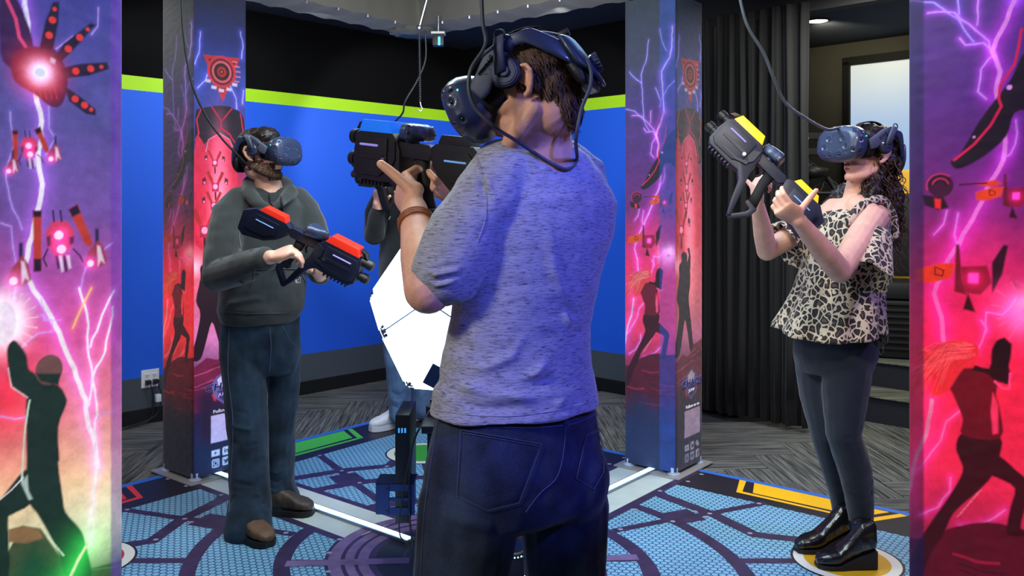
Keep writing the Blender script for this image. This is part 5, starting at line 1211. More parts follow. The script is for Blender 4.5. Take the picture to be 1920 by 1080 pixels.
def denim(name, c0, c1):
    m = mat(name, c0, .85, sheen=.1, spec=.2); n, l, b = nodes(m); tc = n.new('ShaderNodeTexCoord')
    a = n.new('ShaderNodeTexNoise'); a.inputs['Scale'].default_value = 9; a.inputs['Detail'].default_value = 4; l.new(tc.outputs['Object'], a.inputs['Vector'])
    f = n.new('ShaderNodeTexNoise'); f.inputs['Scale'].default_value = 420; f.inputs['Detail'].default_value = 2; l.new(tc.outputs['Object'], f.inputs['Vector'])
    ad = n.new('ShaderNodeMath'); ad.operation = 'MULTIPLY_ADD'; l.new(f.outputs[0], ad.inputs[0]); ad.inputs[1].default_value = .35; l.new(a.outputs[0], ad.inputs[2])
    cr = n.new('ShaderNodeValToRGB'); cr.color_ramp.elements[0].position = .5; cr.color_ramp.elements[0].color = c0; cr.color_ramp.elements[1].position = .9; cr.color_ramp.elements[1].color = c1; l.new(ad.outputs[0], cr.inputs[0]); l.new(cr.outputs[0], b.inputs['Base Color'])
    bp = n.new('ShaderNodeBump'); bp.inputs['Strength'].default_value = .25; bp.inputs['Distance'].default_value = .002; l.new(f.outputs[0], bp.inputs['Height']); l.new(bp.outputs[0], b.inputs['Normal']); return m
m_den1 = denim('denim_indigo', srgb(17, 23, 32), srgb(58, 72, 98)); m_stitch = mat('stitch', srgb(74, 86, 116), .8)
fw = V((-.54, .84, 0)).normalized(); rt = V((fw.y, -fw.x, 0)); up = V((0, 0, 1))
# ---- skin body
ear = P(995, 164, 1.71); HM = head_frame(ear, (-.985, .17, 0), 17, 4, .98)
LS, LE, LW = P(912, 345, 1.70), P(803, 543, 1.66), P(776, 392, 1.88)
RS, RE, RW = P(1105, 345, 1.90), P(1040, 520, 2.16), P(862, 372, 2.08)
mb = MB(); add_head(mb, HM, False, .80)
NB = P(1010, 262, 1.755)
mb.limb([HM @ V((-.030, 0, -.01)), P(1010, 222, 1.735), NB, NB+V((0, .02, -.10))], [.060, .066, .069, .08])
mb.limb([P(960, 318, 1.77), NB+V((0, .02, -.08)), P(1065, 318, 1.84)], [.035, .06, .035])
mb.loft([(P(1000, 320, 1.80), rt*.14, fw*.08), (P(985, 500, 1.80), rt*.13, fw*.085), (P(975, 700, 1.80), rt*.12, fw*.08), (P(965, 860, 1.80), rt*.14, fw*.085)])
mb.limb([LS+V((.02, .02, -.03)), LS*.3+LE*.7, LE], [.04, .054, .047]); mb.limb([LE, LE*.65+LW*.35, LW], [.048, .046, .030])
mb.limb([RS+V((-.05, 0, -.06)), RS*.5+RE*.5, RE], [.036, .040, .038]); mb.limb([RE, RE*.5+RW*.5, RW], [.042, .038, .028])
add_hand(mb, LW, P(742, 332, 1.98)-LW, (.30, .85, .35), (-.55, -.35, .75), (62, 70, 72, 75), 1.10, thumb_dir=(P(716, 318, 1.93)-P(752, 352, 1.92)), thumb_curl=4)
add_hand(mb, RW, (-.75, -.1, .62), (-.3, -.9, .1), (-.2, -.1, .95), (62, 74, 78, 80), .98)
mb.limb([P(915, 900, 1.76), P(866, 1060, 1.725), P(852, 1290, 1.70), P(862, 1640, 1.72)], [.07, .06, .05, .04]); mb.limb([P(1045, 900, 1.84), P(1062, 1060, 1.86), P(1062, 1250, 1.86), P(1068, 1540, 1.88)], [.07, .06, .05, .04])
man = clay(mb, 'person', m_skin, None, .0035, 5)
tag(man, 'person seen from behind in a grey heather shirt, aiming a blue plated toy rifle', 'person', 'players')
for s in (1, -1): e = MB(); e.ball(HM @ V((.082, .031*s, .004)), .012); e.build('eye', m_eye, man, True)
# hair: cap plus locks
mb = MB(); t = MB(); t.ball((-.018, 0, .044), (.103, .081, .088)); t.ball((-.050, 0, -.005), (.062, .066, .070)); t.ball((-.066, 0, -.050), (.036, .052, .052)); t.ball((.02, 0, .075), (.07, .062, .05))
for v in t.bm.verts: v.co.z *= .80 if v.co.z > 0 else 1; v.co.x *= .88 if v.co.x < 0 else 1
bmesh.ops.transform(t.bm, matrix=HM, verts=t.bm.verts); mb.add(t.bm)
cap = clay(mb, 'hair', m_hair, man, .004, 4, lambda co, no: .0025*vnoise(co*np.array([90, 90, 45]), 5))
hair_strands('hair_locks', m_hair, cap, cap, HM, lambda l: l.x < .02 or l.z > .08, 4200, .024, lambda l, r: (-.35 if l.z > .03 else .12*r.uniform(-1, 1), .25*r.uniform(-1, 1)+l.y*2, -1+r.uniform(-.2, .2)) if l.x < -.02 or l.z < .06 else (-1, r.uniform(-.3, .3), .1), .0016, 3, .004)
# ---- jeans
def jeans_fn(seed, k=1.0): return lambda co, no: k*(.004*vnoise(co*np.array([14, 14, 7]), seed)+.0022*vnoise(co*np.array([34, 34, 18]), seed+1))
mb = MB()
def R(px, py, d, a, b, e=2): return (P(px, py, d), rt*a, fw*b)
mb.loft([R(968, 745, 1.80, .172, .118), R(968, 790, 1.80, .182, .124), R(965, 850, 1.80, .196, .135), R(962, 905, 1.80, .202, .140), R(962, 950, 1.80, .196, .128), R(965, 968, 1.80, .160, .10)], 40, 2.25)
mb.ball(P(905, 905, 1.74), (.118, .105, .115)); mb.ball(P(1060, 895, 1.83), (.095, .10, .11))
Lh, Lk, La = P(880, 950, 1.735), P(852, 1290, 1.70), P(862, 1640, 1.72)
Rh, Rk, Ra = P(1058, 950, 1.86), P(1062, 1250, 1.86), P(1068, 1540, 1.88)
mb.limb([Lh, P(862, 1080, 1.725), Lk, P(855, 1450, 1.71), La], [.108, .097, .078, .072, .070]); mb.limb([Rh, P(1062, 1080, 1.86), Rk, P(1064, 1400, 1.87), Ra], [.098, .088, .074, .070, .068])
hi = lambda pts, d: [P(x, y, d) for x, y in pts]
jeans = clay(mb, 'jeans', m_den1, man, .0045, 8, jeans_fn(11), folds=[
    (hi([(800, 960), (900, 985), (990, 1010)], 1.63), .012, .006), (hi([(960, 965), (1000, 1010), (1020, 1070)], 1.72), .010, -.006), (hi([(850, 1010), (930, 1040), (975, 1030)], 1.62), .012, -.005),
    (hi([(1000, 960), (1040, 935), (1100, 930)], 1.74), .012, -.004), (hi([(1010, 1040), (1070, 1010), (1120, 1000)], 1.75), .012, .004)])
hit = caster([jeans])
def seam(pts, r=.0011, m=m_stitch, n=6, off=.0012, name='seam', par=jeans, lin=False):
    q = hitline(hit, pts, off, n, lin)
    if len(q) > 2: s = MB(); s.limb(q, r, n=6); return s.build(name, m, par, True)
# pockets: raised patches on the seat
def patch(poly, name, m, par, hit, off=.003, n=14, border=None):
    xs = [p[0] for p in poly]; ys = [p[1] for p in poly]; bmx = bmesh.new()
    # bilinear grid over the (four sided + tip) outline: top edge and bottom edge polylines
    top, bot = poly[:2], poly[2:]
    rows = []
    for j in range(n+1):
        row = []
        for i in range(n+1):
            u = i/n; v = j/n
            tx = top[0][0]+(top[1][0]-top[0][0])*u; ty = top[0][1]+(top[1][1]-top[0][1])*u
            if len(bot) == 3:
                if u < .5: k = u*2; bx = bot[2][0]+(bot[1][0]-bot[2][0])*k; by = bot[2][1]+(bot[1][1]-bot[2][1])*k
                else: k = (u-.5)*2; bx = bot[1][0]+(bot[0][0]-bot[1][0])*k; by = bot[1][1]+(bot[0][1]-bot[1][1])*k
            else: bx = bot[1][0]+(bot[0][0]-bot[1][0])*u; by = bot[1][1]+(bot[0][1]-bot[1][1])*u
            h = hit(tx+(bx-tx)*v, ty+(by-ty)*v, off if 0 < i < n and 0 < j < n else -.001)
            row.append(bmx.verts.new(h[0]) if h else None)
        rows.append(row)
    for j in range(n):
        for i in range(n):
            q = [rows[j][i], rows[j][i+1], rows[j+1][i+1], rows[j+1][i]]
            if all(q): bmx.faces.new(q)
    bmesh.ops.recalc_face_normals(bmx, faces=bmx.faces)
    me = bpy.data.meshes.new(name); bmx.to_mesh(me); bmx.free(); me.materials.append(m); me.shade_smooth(); return link(bpy.data.objects.new(name, me), par)
pk1 = [(866, 806), (1014, 832), (972, 942), (913, 957), (858, 930)]
pk2 = [(1096, 816), (1131, 799), (1129, 885), (1112, 916), (1078, 896)]
p1_ = patch(pk1, 'back_pocket', m_den1, jeans, hit); p2_ = patch(pk2, 'back_pocket', m_den1, jeans, hit)
for pk, po in ((pk1, p1_), (pk2, p2_)):
    seam(pk+[pk[0]], .0007, off=.0042, name='stitching', par=po, lin=True)
    c = np.array(pk).mean(0); ins = [tuple(c+(np.array(p)-c)*.94) for p in pk]; seam([ins[0], ins[1]], .0006, off=.0048, name='stitching', par=po)
seam([(1060, 790), (1058, 830), (1052, 870), (1040, 900), (1012, 925), (985, 960)], .0009)
seam([(862, 800), (900, 799), (980, 802), (1060, 797), (1100, 785), (1128, 768)], .0009)
seam([(822, 790), (812, 850), (800, 930), (793, 1010), (790, 1080)], .0009)
bl = [(1054, 760), (1064, 758), (1066, 802), (1055, 804)]; patch(bl, 'belt_loop', m_den1, jeans, hit, .006, 6)
# ---- shirt
def shirt_fn(co, no):
    z = co[:, 2]; return .003*vnoise(co*np.array([10, 10, 16]), 21)+.0016*vnoise(co*np.array([26, 26, 48]), 22)+.0035*vnoise(co*np.array([16, 16, 42]), 23)*np.clip((1.22-z)/.15, 0, 1)
mb = MB()
mb.loft([R(1000, 268, 1.775, .075, .066), R(1003, 290, 1.785, .125, .082), R(1008, 325, 1.80, .156, .100), R(1012, 380, 1.80, .186, .112), R(1004, 450, 1.80, .178, .120), R(990, 530, 1.80, .160, .120), R(975, 610, 1.80, .157, .118), R(970, 680, 1.80, .166, .122), R(967, 730, 1.80, .182, .130), R(967, 765, 1.80, .192, .138)], 48, 2.2)
mb.limb([P(945, 318, 1.73), LS+V((.012, .01, -.02)), LS*.5+LE*.5+V((.008, 0, 0)), LS*.12+LE*.88+V((.018, 0, .006))], [.066, .075, .074, .066])
mb.limb([LS*.34+LE*.66+V((.01, 0, 0)), LS*.05+LE*.95+V((.026, 0, .012))], [.068, .060], caps=False)
mb.limb([P(1070, 330, 1.86), RS+V((-.034, 0, -.02)), RS*.5+RE*.5, RE, RE*.6+RW*.4], [.062, .068, .062, .055, .05])
mb.limb([P(1058, 300, 1.83), P(1090, 325, 1.86), P(1108, 400, 1.87)], [.046, .056, .05])
fd = []
for k in range(9):
    y = 470+k*11; fd.append((hi([(775+k*2, y+12), (815, y+34), (868, y+26-k*2)], 1.60), .0045, .005 if k % 2 else -.004))
fd += [(hi([(895, 300), (905, 340), (912, 395), (905, 440), (880, 500)], 1.64), .007, -.006), (hi([(905, 315), (925, 370), (915, 430)], 1.64), .006, .004),
       (hi([(905, 705), (965, 712), (1000, 700), (1035, 680)], 1.68), .008, .007), (hi([(925, 722), (1000, 725), (1070, 690), (1105, 650)], 1.69), .008, -.006), (hi([(850, 720), (930, 740), (1010, 748), (1090, 715)], 1.66), .009, .007),
       (hi([(860, 680), (910, 690), (960, 668), (980, 640)], 1.66), .009, .005), (hi([(1060, 590), (1080, 620), (1105, 655)], 1.72), .008, .008), (hi([(1035, 540), (1070, 590), (1095, 640)], 1.72), .009, -.006),
       (hi([(830, 745), (900, 765), (1000, 766)], 1.65), .007, -.004), (hi([(1000, 770), (1060, 755), (1115, 735)], 1.70), .007, .005), (hi([(1020, 290), (1045, 318), (1075, 330)], 1.68), .006, .004), (hi([(1035, 280), (1060, 303), (1085, 305)], 1.70), .005, -.004),
       (hi([(1020, 420), (1035, 500), (1075, 570)], 1.69), .012, .005), (hi([(900, 470), (885, 560), (880, 640)], 1.65), .02, .005)]
fd = [(a_, w_*1.15, k_*1.6) for a_, w_, k_ in fd]
shirt = clay(mb, 'shirt', m_heather, man, .004, 14, shirt_fn, fd)
hit = caster([shirt])
seam([(985, 268), (1010, 276), (1045, 278), (1078, 268)], .0030, m_heather, off=.001, name='collar_rib', par=shirt); seam([(975, 272), (1010, 284), (1050, 286), (1086, 272)], .0009, m_heather, off=.0008, name='collar_stitch', par=shirt)
seam([(893, 292), (903, 320), (912, 360), (910, 410), (895, 455)], .0012, m_heather, off=.0006, name='shoulder_seam', par=shirt)
seam([(812, 768), (880, 778), (960, 780), (1040, 770), (1118, 750)], .0010, m_heather, off=.0008, name='hem_stitch', par=shirt)
# ---- shoes (below the frame)
m_shoe_b = mat('shoe_leather_black', srgb(30, 28, 28), .5)
shoe('shoe', m_shoe_b, M_['dark_rubber'], man, (La.x, La.y-.06, 0), (La.x-.14, La.y+.17, 0), ankle=V((La.x, La.y, .14))); shoe('shoe', m_shoe_b, M_['dark_rubber'], man, (Ra.x, Ra.y-.06, 0), (Ra.x-.10, Ra.y+.19, 0), ankle=V((Ra.x, Ra.y, .14)))
# ---- wrist band
m_lea = mat('leather_tan', srgb(150, 84, 40), .4, bump=.1, bscale=100)
wc = LW*.80+LE*.20; wd_ = (LW-LE).normalized(); q = wd_.to_track_quat('Z', 'Y')
wb = MB(); 
for h in (-.007, .0, .007): wb.torus(wc+wd_*h, .036, .0048, wd_, n=40, m=8)
wb.build('bracelet_band', m_lea, man, True); wb = MB(); wb.box(wc+V((-.037, -.0, 0)), (.008, .016, .02), q.to_matrix(), .003); wb.build('bracelet_clasp', M_['steel'], man)
wb = MB(); wb.torus(wc-wd_*.0+V((0, 0, .0)), .0375, .0018, wd_, n=40); wb.build('bracelet_cord', mat('leather_dark', srgb(60, 34, 22), .5), man, True)
# ---- headset, rifle, cable
EP = ear
hs1 = headset(head_frame(P(995, 162, 1.71), (-.98, .20, 0), 24, 4, 1.02), 'dark navy headset on the front man in the grey shirt, headphone over his ear')
g1 = gun(frameM(P(782, 303, 1.995), (-.31, .29, .052)) @ Matrix.Diagonal((.95, .95, .92, 1)), 'black toy rifle with a blue top plate aimed left by the front man', 'blue_plate', 'gun_black', 'gun_black')
hit = caster([shirt]); pts = [P(902, -30, 1.60), P(905, 40, 1.60), P(911, 75, 1.60), P(905, 95, 1.59), P(883, 130, 1.575), P(879, 170, 1.57), P(893, 205, 1.57), P(930, 240, 1.58)]
for x, y in ((965, 262), (1010, 295), (1045, 315), (1066, 317), (1078, 300)):
    h = hit(x, y, .006); pts.append(h[0] if h and h[1] < 3 else P(x, y, 1.66))
pts += [P(1080, 262, 1.63), P(1090, 205, 1.62), P(1107, 160, 1.62), P(1105, 122, 1.63), P(1085, 95, 1.66), P(1062, 72, 1.68), P(1020, 62, 1.67), P(965, 67, 1.64), P(930, 85, 1.62), P(900, 108, 1.615), P(885, 128, 1.62)]
c = cable('tether_cable', pts, .0038, M_['cable_grey'], None, 6); tag(c, 'thick grey cable looping from the ceiling around the back of the front man', 'cable')
# ================================================================== man in the dark hoodie (left)
m_hood = mat('hoodie_charcoal', srgb(46, 50, 49), .95, sheen=.3, bump=.25, bscale=420, vary=.08, vscale=14)
m_den2 = denim('denim_dark', srgb(19, 29, 40), srgb(44, 64, 84))
tf = V((.50, -.866, 0)).normalized(); tr = V((tf.y, -tf.x, 0))   # his right = image left
D = 3.86
def Q(px, py, d=D): return P(px, py, d)
ear2 = Q(490, 290, 3.84); HM2 = head_frame(ear2, (.93, -.36, 0), -6, 0, 1.0)
RSh, REl, RWr = Q(428, 392, 3.80), Q(414, 512, 3.66), Q(508, 482, 3.42)
LSh, LEl, LWr = Q(574, 388, 3.98), Q(600, 500, 3.92), Q(600, 516, 3.66)
mb = MB(); add_head(mb, HM2); NB2 = Q(503, 352, 3.88)
mb.limb([HM2 @ V((-.025, 0, -.02)), Q(500, 325, 3.86), NB2, NB2+V((0, 0, -.1))], [.058, .060, .064, .08])
mb.loft([(Q(505, 390, 3.9), tr*.15, tf*.08), (Q(500, 500, 3.9), tr*.13, tf*.09), (Q(492, 620, 3.9), tr*.13, tf*.09)])
mb.limb([RSh, REl], [.045, .04]); mb.limb([REl, RWr], [.042, .029]); mb.limb([LSh, LEl], [.045, .04]); mb.limb([LEl, LWr], [.04, .03])
add_hand(mb, RWr, Q(560, 462, 3.40)-Q(512, 480, 3.42), (.25, .45, -.85), (.2, -.75, .5), (45, 55, 62, 68), 1.0, thumb_dir=(.8, -.3, .15), thumb_curl=10)
add_hand(mb, LWr, Q(612, 503, 3.50)-Q(600, 516, 3.66), (-.1, .2, .97), (-.8, -.2, 0), (40, 62, 68, 72), 1.0)
mb.limb([Q(462, 620, 3.84), Q(470, 800, 3.80), Q(462, 975, 3.74)], [.07, .05, .04]); mb.limb([Q(528, 620, 3.96), Q(520, 800, 3.98), Q(524, 930, 4.04)], [.07, .05, .04])
man2 = clay(mb, 'person', m_skin2, None, .004, 4); tag(man2, 'bearded person in a dark grey hoodie holding a toy rifle with red plates', 'person', 'players')
for s in (1, -1): e = MB(); e.ball(HM2 @ V((.082, .031*s, .004)), .012); e.build('eye', m_eye, man2, True)
mb = MB(); t = MB(); t.ball((-.020, 0, .042), (.101, .081, .082)); t.ball((-.055, 0, -.005), (.055, .064, .062)); t.ball((.030, 0, .072), (.068, .066, .050)); bmesh.ops.transform(t.bm, matrix=HM2, verts=t.bm.verts); mb.add(t.bm)
cap = clay(mb, 'hair', m_hair2, man2, .005, 3, lambda co, no: .003*vnoise(co*90, 5)); hair_strands('hair_locks', m_hair2, cap, cap, HM2, lambda l: True, 1400, .026, lambda l, r: (-.6 if l.z > .05 else .1, l.y*2, -.6), .0018, 4, .003)
# beard: short locks over the jaw
m_beard = mat('beard_brown', srgb(70, 52, 42), .8)
def jaw(l):
    if l.x < .0 or l.z > -.028 or l.z < -.118 or (l.x < .05 and l.z > -.04) or l.x < .035-1.2*(l.z+.12)*0: 
        return l.x > -.002 and -.11 < l.z < -.03 and abs(l.y) > .045
    if abs(l.y) < .024 and -.077 < l.z < -.056 and l.x > .07: return False
    return l.z < -.046-.25*abs(l.y)*0
hair_strands('beard', m_beard, man2, man2, HM2, jaw, 5200, .008, lambda l, r: (.35+r.uniform(-.3, .3), r.uniform(-.4, .4), -1), .0011, 6, .0022)
# jeans
mb = MB()
def R2(px, py, a, b, d=3.9): return (P(px, py, d), tr*a, tf*b)
mb.loft([R2(492, 560, .165, .115), R2(490, 620, .178, .125), R2(488, 665, .18, .125), R2(488, 700, .165, .10)], 36, 2.3)
mb.limb([Q(455, 655, 3.85), Q(462, 760, 3.82), Q(466, 830, 3.79), Q(468, 920, 3.76), Q(466, 992, 3.68)], [.098, .092, .085, .090, .100]); mb.limb([Q(526, 655, 3.97), Q(524, 760, 3.97), Q(520, 830, 3.97), Q(520, 900, 4.0), Q(530, 950, 4.0)], [.094, .088, .078, .080, .088])
hi = lambda pts, d: [P(x, y, d) for x, y in pts]
def stack(x0, x1, ys, d): return [(hi([(x0, y), ((x0+x1)/2, y+6), (x1, y-3)], d), .010, .006*(1 if i % 2 else -1)) for i, y in enumerate(ys)]
j2 = clay(mb, 'jeans', m_den2, man2, .006, 6, jeans_fn(31, 1.3), stack(432, 505, (905, 925, 945, 962), 3.68)+stack(500, 540, (860, 880, 898, 918), 3.92)+stack(436, 500, (770, 800, 830), 3.72))
hit = caster([j2]); seam([(505, 615), (508, 650), (504, 700), (500, 760)], .0018, par=j2); seam([(430, 615), (428, 700), (437, 790), (434, 880), (430, 960)], .0015, par=j2); seam([(530, 612), (545, 640), (556, 650)], .0015, par=j2)
# hoodie
mb = MB()
mb.loft([R2(502, 352, .085, .075), R2(503, 368, .135, .095), R2(503, 388, .180, .110), R2(500, 430, .190, .130), R2(497, 490, .186, .142), R2(493, 545, .190, .148), R2(490, 580, .192, .150), R2(489, 596, .178, .138), R2(489, 604, .172, .132)], 44, 2.2)
mb.limb([Q(450, 378, 3.83), RSh+V((.01, 0, -.02)), RSh*.5+REl*.5, REl+V((0, 0, -.01)), REl*.5+RWr*.5+V((0, 0, -.005)), REl*.12+RWr*.88], [.07, .082, .080, .080, .070, .050])
mb.limb([Q(555, 378, 3.97), LSh+V((-.008, 0, -.02)), LSh*.5+LEl*.5, LEl, LEl*.15+LWr*.85], [.07, .078, .074, .066, .05])
# hood lying around the neck
mb.limb([Q(466, 362, 3.80), Q(470, 344, 3.90), Q(500, 336, 4.02), Q(535, 346, 3.98), Q(545, 362, 3.88), Q(525, 382, 3.77), Q(508, 392, 3.74), Q(485, 384, 3.74), Q(466, 362, 3.80)], [.034, .040, .044, .038, .032, .022, .018, .024, .034])
hoodie = clay(mb, 'hoodie', m_hood, man2, .0055, 5, lambda co, no: .005*vnoise(co*np.array([9, 9, 14]), 41)+.0025*vnoise(co*np.array([24, 24, 34]), 42), [
    (hi([(430, 570), (480, 560), (540, 575)], 3.74), .012, .008), (hi([(425, 588), (480, 592), (560, 590)], 3.74), .010, -.008), (hi([(400, 470), (420, 490), (440, 520)], 3.58), .012, -.008), (hi([(440, 470), (450, 500), (455, 530)], 3.52), .010, .008),
    (hi([(470, 465), (478, 490), (480, 515)], 3.46), .010, -.007), (hi([(490, 560), (520, 520), (575, 510)], 3.74), .012, .006), (hi([(455, 395), (452, 430), (458, 470)], 3.72), .012, -.006), (hi([(470, 500), (515, 505), (560, 500)], 3.72), .010, -.006)])
hit = caster([hoodie])
for pts in ([(505, 366), (508, 380), (514, 393)], [(527, 372), (528, 384), (530, 398)]):
    q = hitline(hit, pts, .008, 4)
    if len(q) > 2: mb = MB(); mb.limb(q, .0045, n=8); ds = mb.build('drawstring', mat('drawstring_dark', srgb(44, 46, 46), .9), hoodie, True); mb = MB(); mb.limb([q[-1], q[-1]+V((.001, 0, -.022))], .0045, n=8); mb.build('string_tip', M_['steel'], ds, True)
seam([(478, 506), (470, 540), (452, 568)], .002, m_hood, off=.002, par=hoodie); seam([(484, 508), (520, 504), (560, 505)], .002, m_hood, off=.002, par=hoodie); seam([(560, 505), (572, 530), (584, 556)], .002, m_hood, off=.002, par=hoodie); seam([(424, 584), (480, 588), (560, 586)], .0022, m_hood, off=.001, par=hoodie)
seam([(462, 370), (448, 395), (446, 430), (450, 465)], .0018, m_hood, off=.001, par=hoodie)
lb = patch([(553, 517), (564, 517), (564, 532), (553, 532)], 'sewn_label', mat('label_grey', srgb(170, 172, 176), .8), hoodie, hit, .003, 4)
h_ = hit(558, 524, .0045)
if h_:
    mb = MB(); nn_ = h_[2]; mb.torus(h_[0], .0075, .0016, nn_, n=18, m=6); mb.limb([h_[0]+V((.002, 0, -.004)), h_[0]+V((.006, 0, -.009))], .0016, n=6); mb.build('label_mark', M_['dark_rubber'], lb, True)
# work boots
m_boot = mat('boot_brown', srgb(92, 66, 44), .6, bump=.2, bscale=90, vary=.2, vscale=30); m_boot2 = mat('boot_dark_brown', srgb(66, 54, 44), .55, bump=.2, bscale=90)
shoe('boot', m_boot, M_['dark_rubber'], man2, G(442, 998), G(506, 1030), .05, .050, .024, 0, Q(462, 975, 3.74), .05); shoe('boot', m_boot2, M_['dark_rubber'], man2, G(508, 966), G(588, 968), .055, .050, .024, 0, Q(524, 925, 4.04), .05)
headset(head_frame(Q(490, 292, 3.84), (.93, -.36, 0), -4, 0, 1.02), 'dark headset on the bearded man in the hoodie, visor pointing right')
mz, rr_ = P(676, 512, 3.44), P(474, 408, 3.52); gun(frameM(mz*.5+rr_*.5+V((0, .0, .0)), mz-rr_, (0.1, -.22, 1)) @ Matrix.Diagonal((1.14, 1, 1.02, 1)), 'dark toy rifle with two red plates held by the man in the hoodie', 'red_plate', 'gun_navy')
c = cable('tether_cable', [P(340, -20, 3.6), P(344, 60, 3.6), P(358, 150, 3.62), P(385, 215, 3.66), P(418, 262, 3.70), P(455, 300, 3.76), P(470, 318, 3.80), P(462, 322, 3.84), P(456, 290, 3.90)], .005, M_['cable_dark'], None); tag(c, 'thin dark cable hanging from the ceiling to the headset of the man in the hoodie', 'cable')

# ================================================================== woman in the leopard blouse (right)
def leopard():
    m = mat('leopard_print', (1, 1, 1, 1), .8, sheen=.2); n, l, b = nodes(m); tc = n.new('ShaderNodeTexCoord')
    mp = n.new('ShaderNodeMapping'); mp.inputs['Scale'].default_value = (40, 40, 32); l.new(tc.outputs['Object'], mp.inputs[0])
    wv = n.new('ShaderNodeTexNoise'); wv.inputs['Scale'].default_value = .9; wv.inputs['Detail'].default_value = 0; l.new(mp.outputs[0], wv.inputs['Vector'])
    ad = n.new('ShaderNodeVectorMath'); ad.operation = 'MULTIPLY_ADD'; l.new(wv.outputs['Color'], ad.inputs[0]); ad.inputs[1].default_value = (1.1, 1.1, .8); l.new(mp.outputs[0], ad.inputs[2])
    vo = n.new('ShaderNodeTexVoronoi'); vo.feature = 'DISTANCE_TO_EDGE'; vo.inputs['Scale'].default_value = 1; l.new(ad.outputs[0], vo.inputs['Vector']); vf = n.new('ShaderNodeTexVoronoi'); l.new(ad.outputs[0], vf.inputs['Vector'])
    n2 = n.new('ShaderNodeTexNoise'); n2.inputs['Scale'].default_value = 1.1; n2.inputs['Detail'].default_value = 0; l.new(mp.outputs[0], n2.inputs['Vector'])
    gap = n.new('ShaderNodeMath'); gap.operation = 'GREATER_THAN'; l.new(vo.outputs[0], gap.inputs[0]); gap.inputs[1].default_value = .09        # inside the spot
    cen = n.new('ShaderNodeMath'); cen.operation = 'GREATER_THAN'; l.new(vo.outputs[0], cen.inputs[0]); cen.inputs[1].default_value = .36      # brown centre
    br = n.new('ShaderNodeMath'); br.operation = 'GREATER_THAN'; l.new(n2.outputs[0], br.inputs[0]); br.inputs[1].default_value = .30              # breaks in the ring
    mu = n.new('ShaderNodeMath'); mu.operation = 'MULTIPLY'; l.new(gap.outputs[0], mu.inputs[0]); l.new(br.outputs[0], mu.inputs[1])
    m1 = n.new('ShaderNodeMix'); m1.data_type = 'RGBA'; l.new(mu.outputs[0], m1.inputs[0]); m1.inputs[6].default_value = srgb(205, 186, 160); m1.inputs[7].default_value = srgb(34, 24, 24)
    m2 = n.new('ShaderNodeMix'); m2.data_type = 'RGBA'; l.new(cen.outputs[0], m2.inputs[0]); l.new(m1.outputs[2], m2.inputs[6]); m2.inputs[7].default_value = srgb(96, 72, 58); l.new(m2.outputs[2], b.inputs['Base Color']); return m
m_leo = leopard(); m_leg = mat('leggings_navy', srgb(16, 26, 42), .8, sheen=.25, bump=.2, bscale=300, vary=.12, vscale=20)
wf = V((-.80, -.60, 0)).normalized(); wr_ = V((wf.y, -wf.x, 0))    # her right points away and left
W = lambda x, y, d=3.42: P(x, y, d)
ear3 = W(1628, 292, 3.38); HM3 = head_frame(ear3, (-.93, -.36, 0), -11, 0, 1.02)
nS, nE, nW = W(1636, 412, 3.28), W(1574, 508, 3.08), W(1496, 412, 2.885)
fS, fE, fW = W(1548, 405, 3.55), W(1438, 470, 3.50), W(1421, 385, 3.32)
mb = MB(); add_head(mb, HM3, True); NB3 = W(1608, 362, 3.42)
mb.limb([HM3 @ V((-.02, 0, -.02)), W(1614, 330, 3.40), NB3, NB3+V((0, 0, -.08))], [.050, .048, .052, .07])
mb.loft([(W(1600, 372, 3.43), wr_*.10, wf*.06), (W(1592, 400, 3.42), wr_*.165, wf*.085), (W(1585, 450, 3.42), wr_*.15, wf*.11), (W(1575, 540, 3.44), wr_*.13, wf*.09), (W(1570, 640, 3.46), wr_*.15, wf*.10)])
mb.limb([W(1610, 388, 3.36), nS, nS*.5+nE*.5, nE], [.05, .062, .052, .043]); mb.limb([nE, nE*.6+nW*.4, nW], [.044, .042, .026]); mb.limb([fS, fE], [.05, .042]); mb.limb([fE, fE*.6+fW*.4, fW], [.042, .040, .026])
add_hand(mb, nW, W(1470, 392, 2.85)-nW, (.1, .8, .55), (.4, -.2, .9), (48, 62, 68, 70), .95, thumb_dir=W(1506, 374, 2.86)-W(1487, 402, 2.86), thumb_curl=6)
add_hand(mb, fW, (-.15, -.35, .92), (.72, .2, .1), (.1, .8, .3), (58, 72, 75, 78), .95)
mb.limb([W(1585, 650, 3.42), W(1583, 815, 3.38), W(1610, 975, 3.46)], [.06, .045, .035]); mb.limb([W(1530, 650, 3.52), W(1545, 815, 3.5), W(1580, 950, 3.62)], [.06, .045, .035])
wom = clay(mb, 'person', m_skin2, None, .004, 4); tag(wom, 'person with long curly hair in a leopard print blouse aiming a toy rifle', 'person', 'players')
for s in (1, -1): e = MB(); e.ball(HM3 @ V((.082, .030*s, .004)), .012); e.build('eye', m_eye, wom, True)
mb = MB(); t = MB(); t.limb([(.080, .019, -.062), (.094, .007, -.057), (.094, -.007, -.057), (.080, -.019, -.062)], .0058); t.limb([(.081, .017, -.068), (.092, 0, -.071), (.081, -.017, -.068)], .007); bmesh.ops.transform(t.bm, matrix=HM3, verts=t.bm.verts); mb.add(t.bm); mb.build('lips', mat('lips_rose', srgb(170, 84, 88), .45), wom, True)
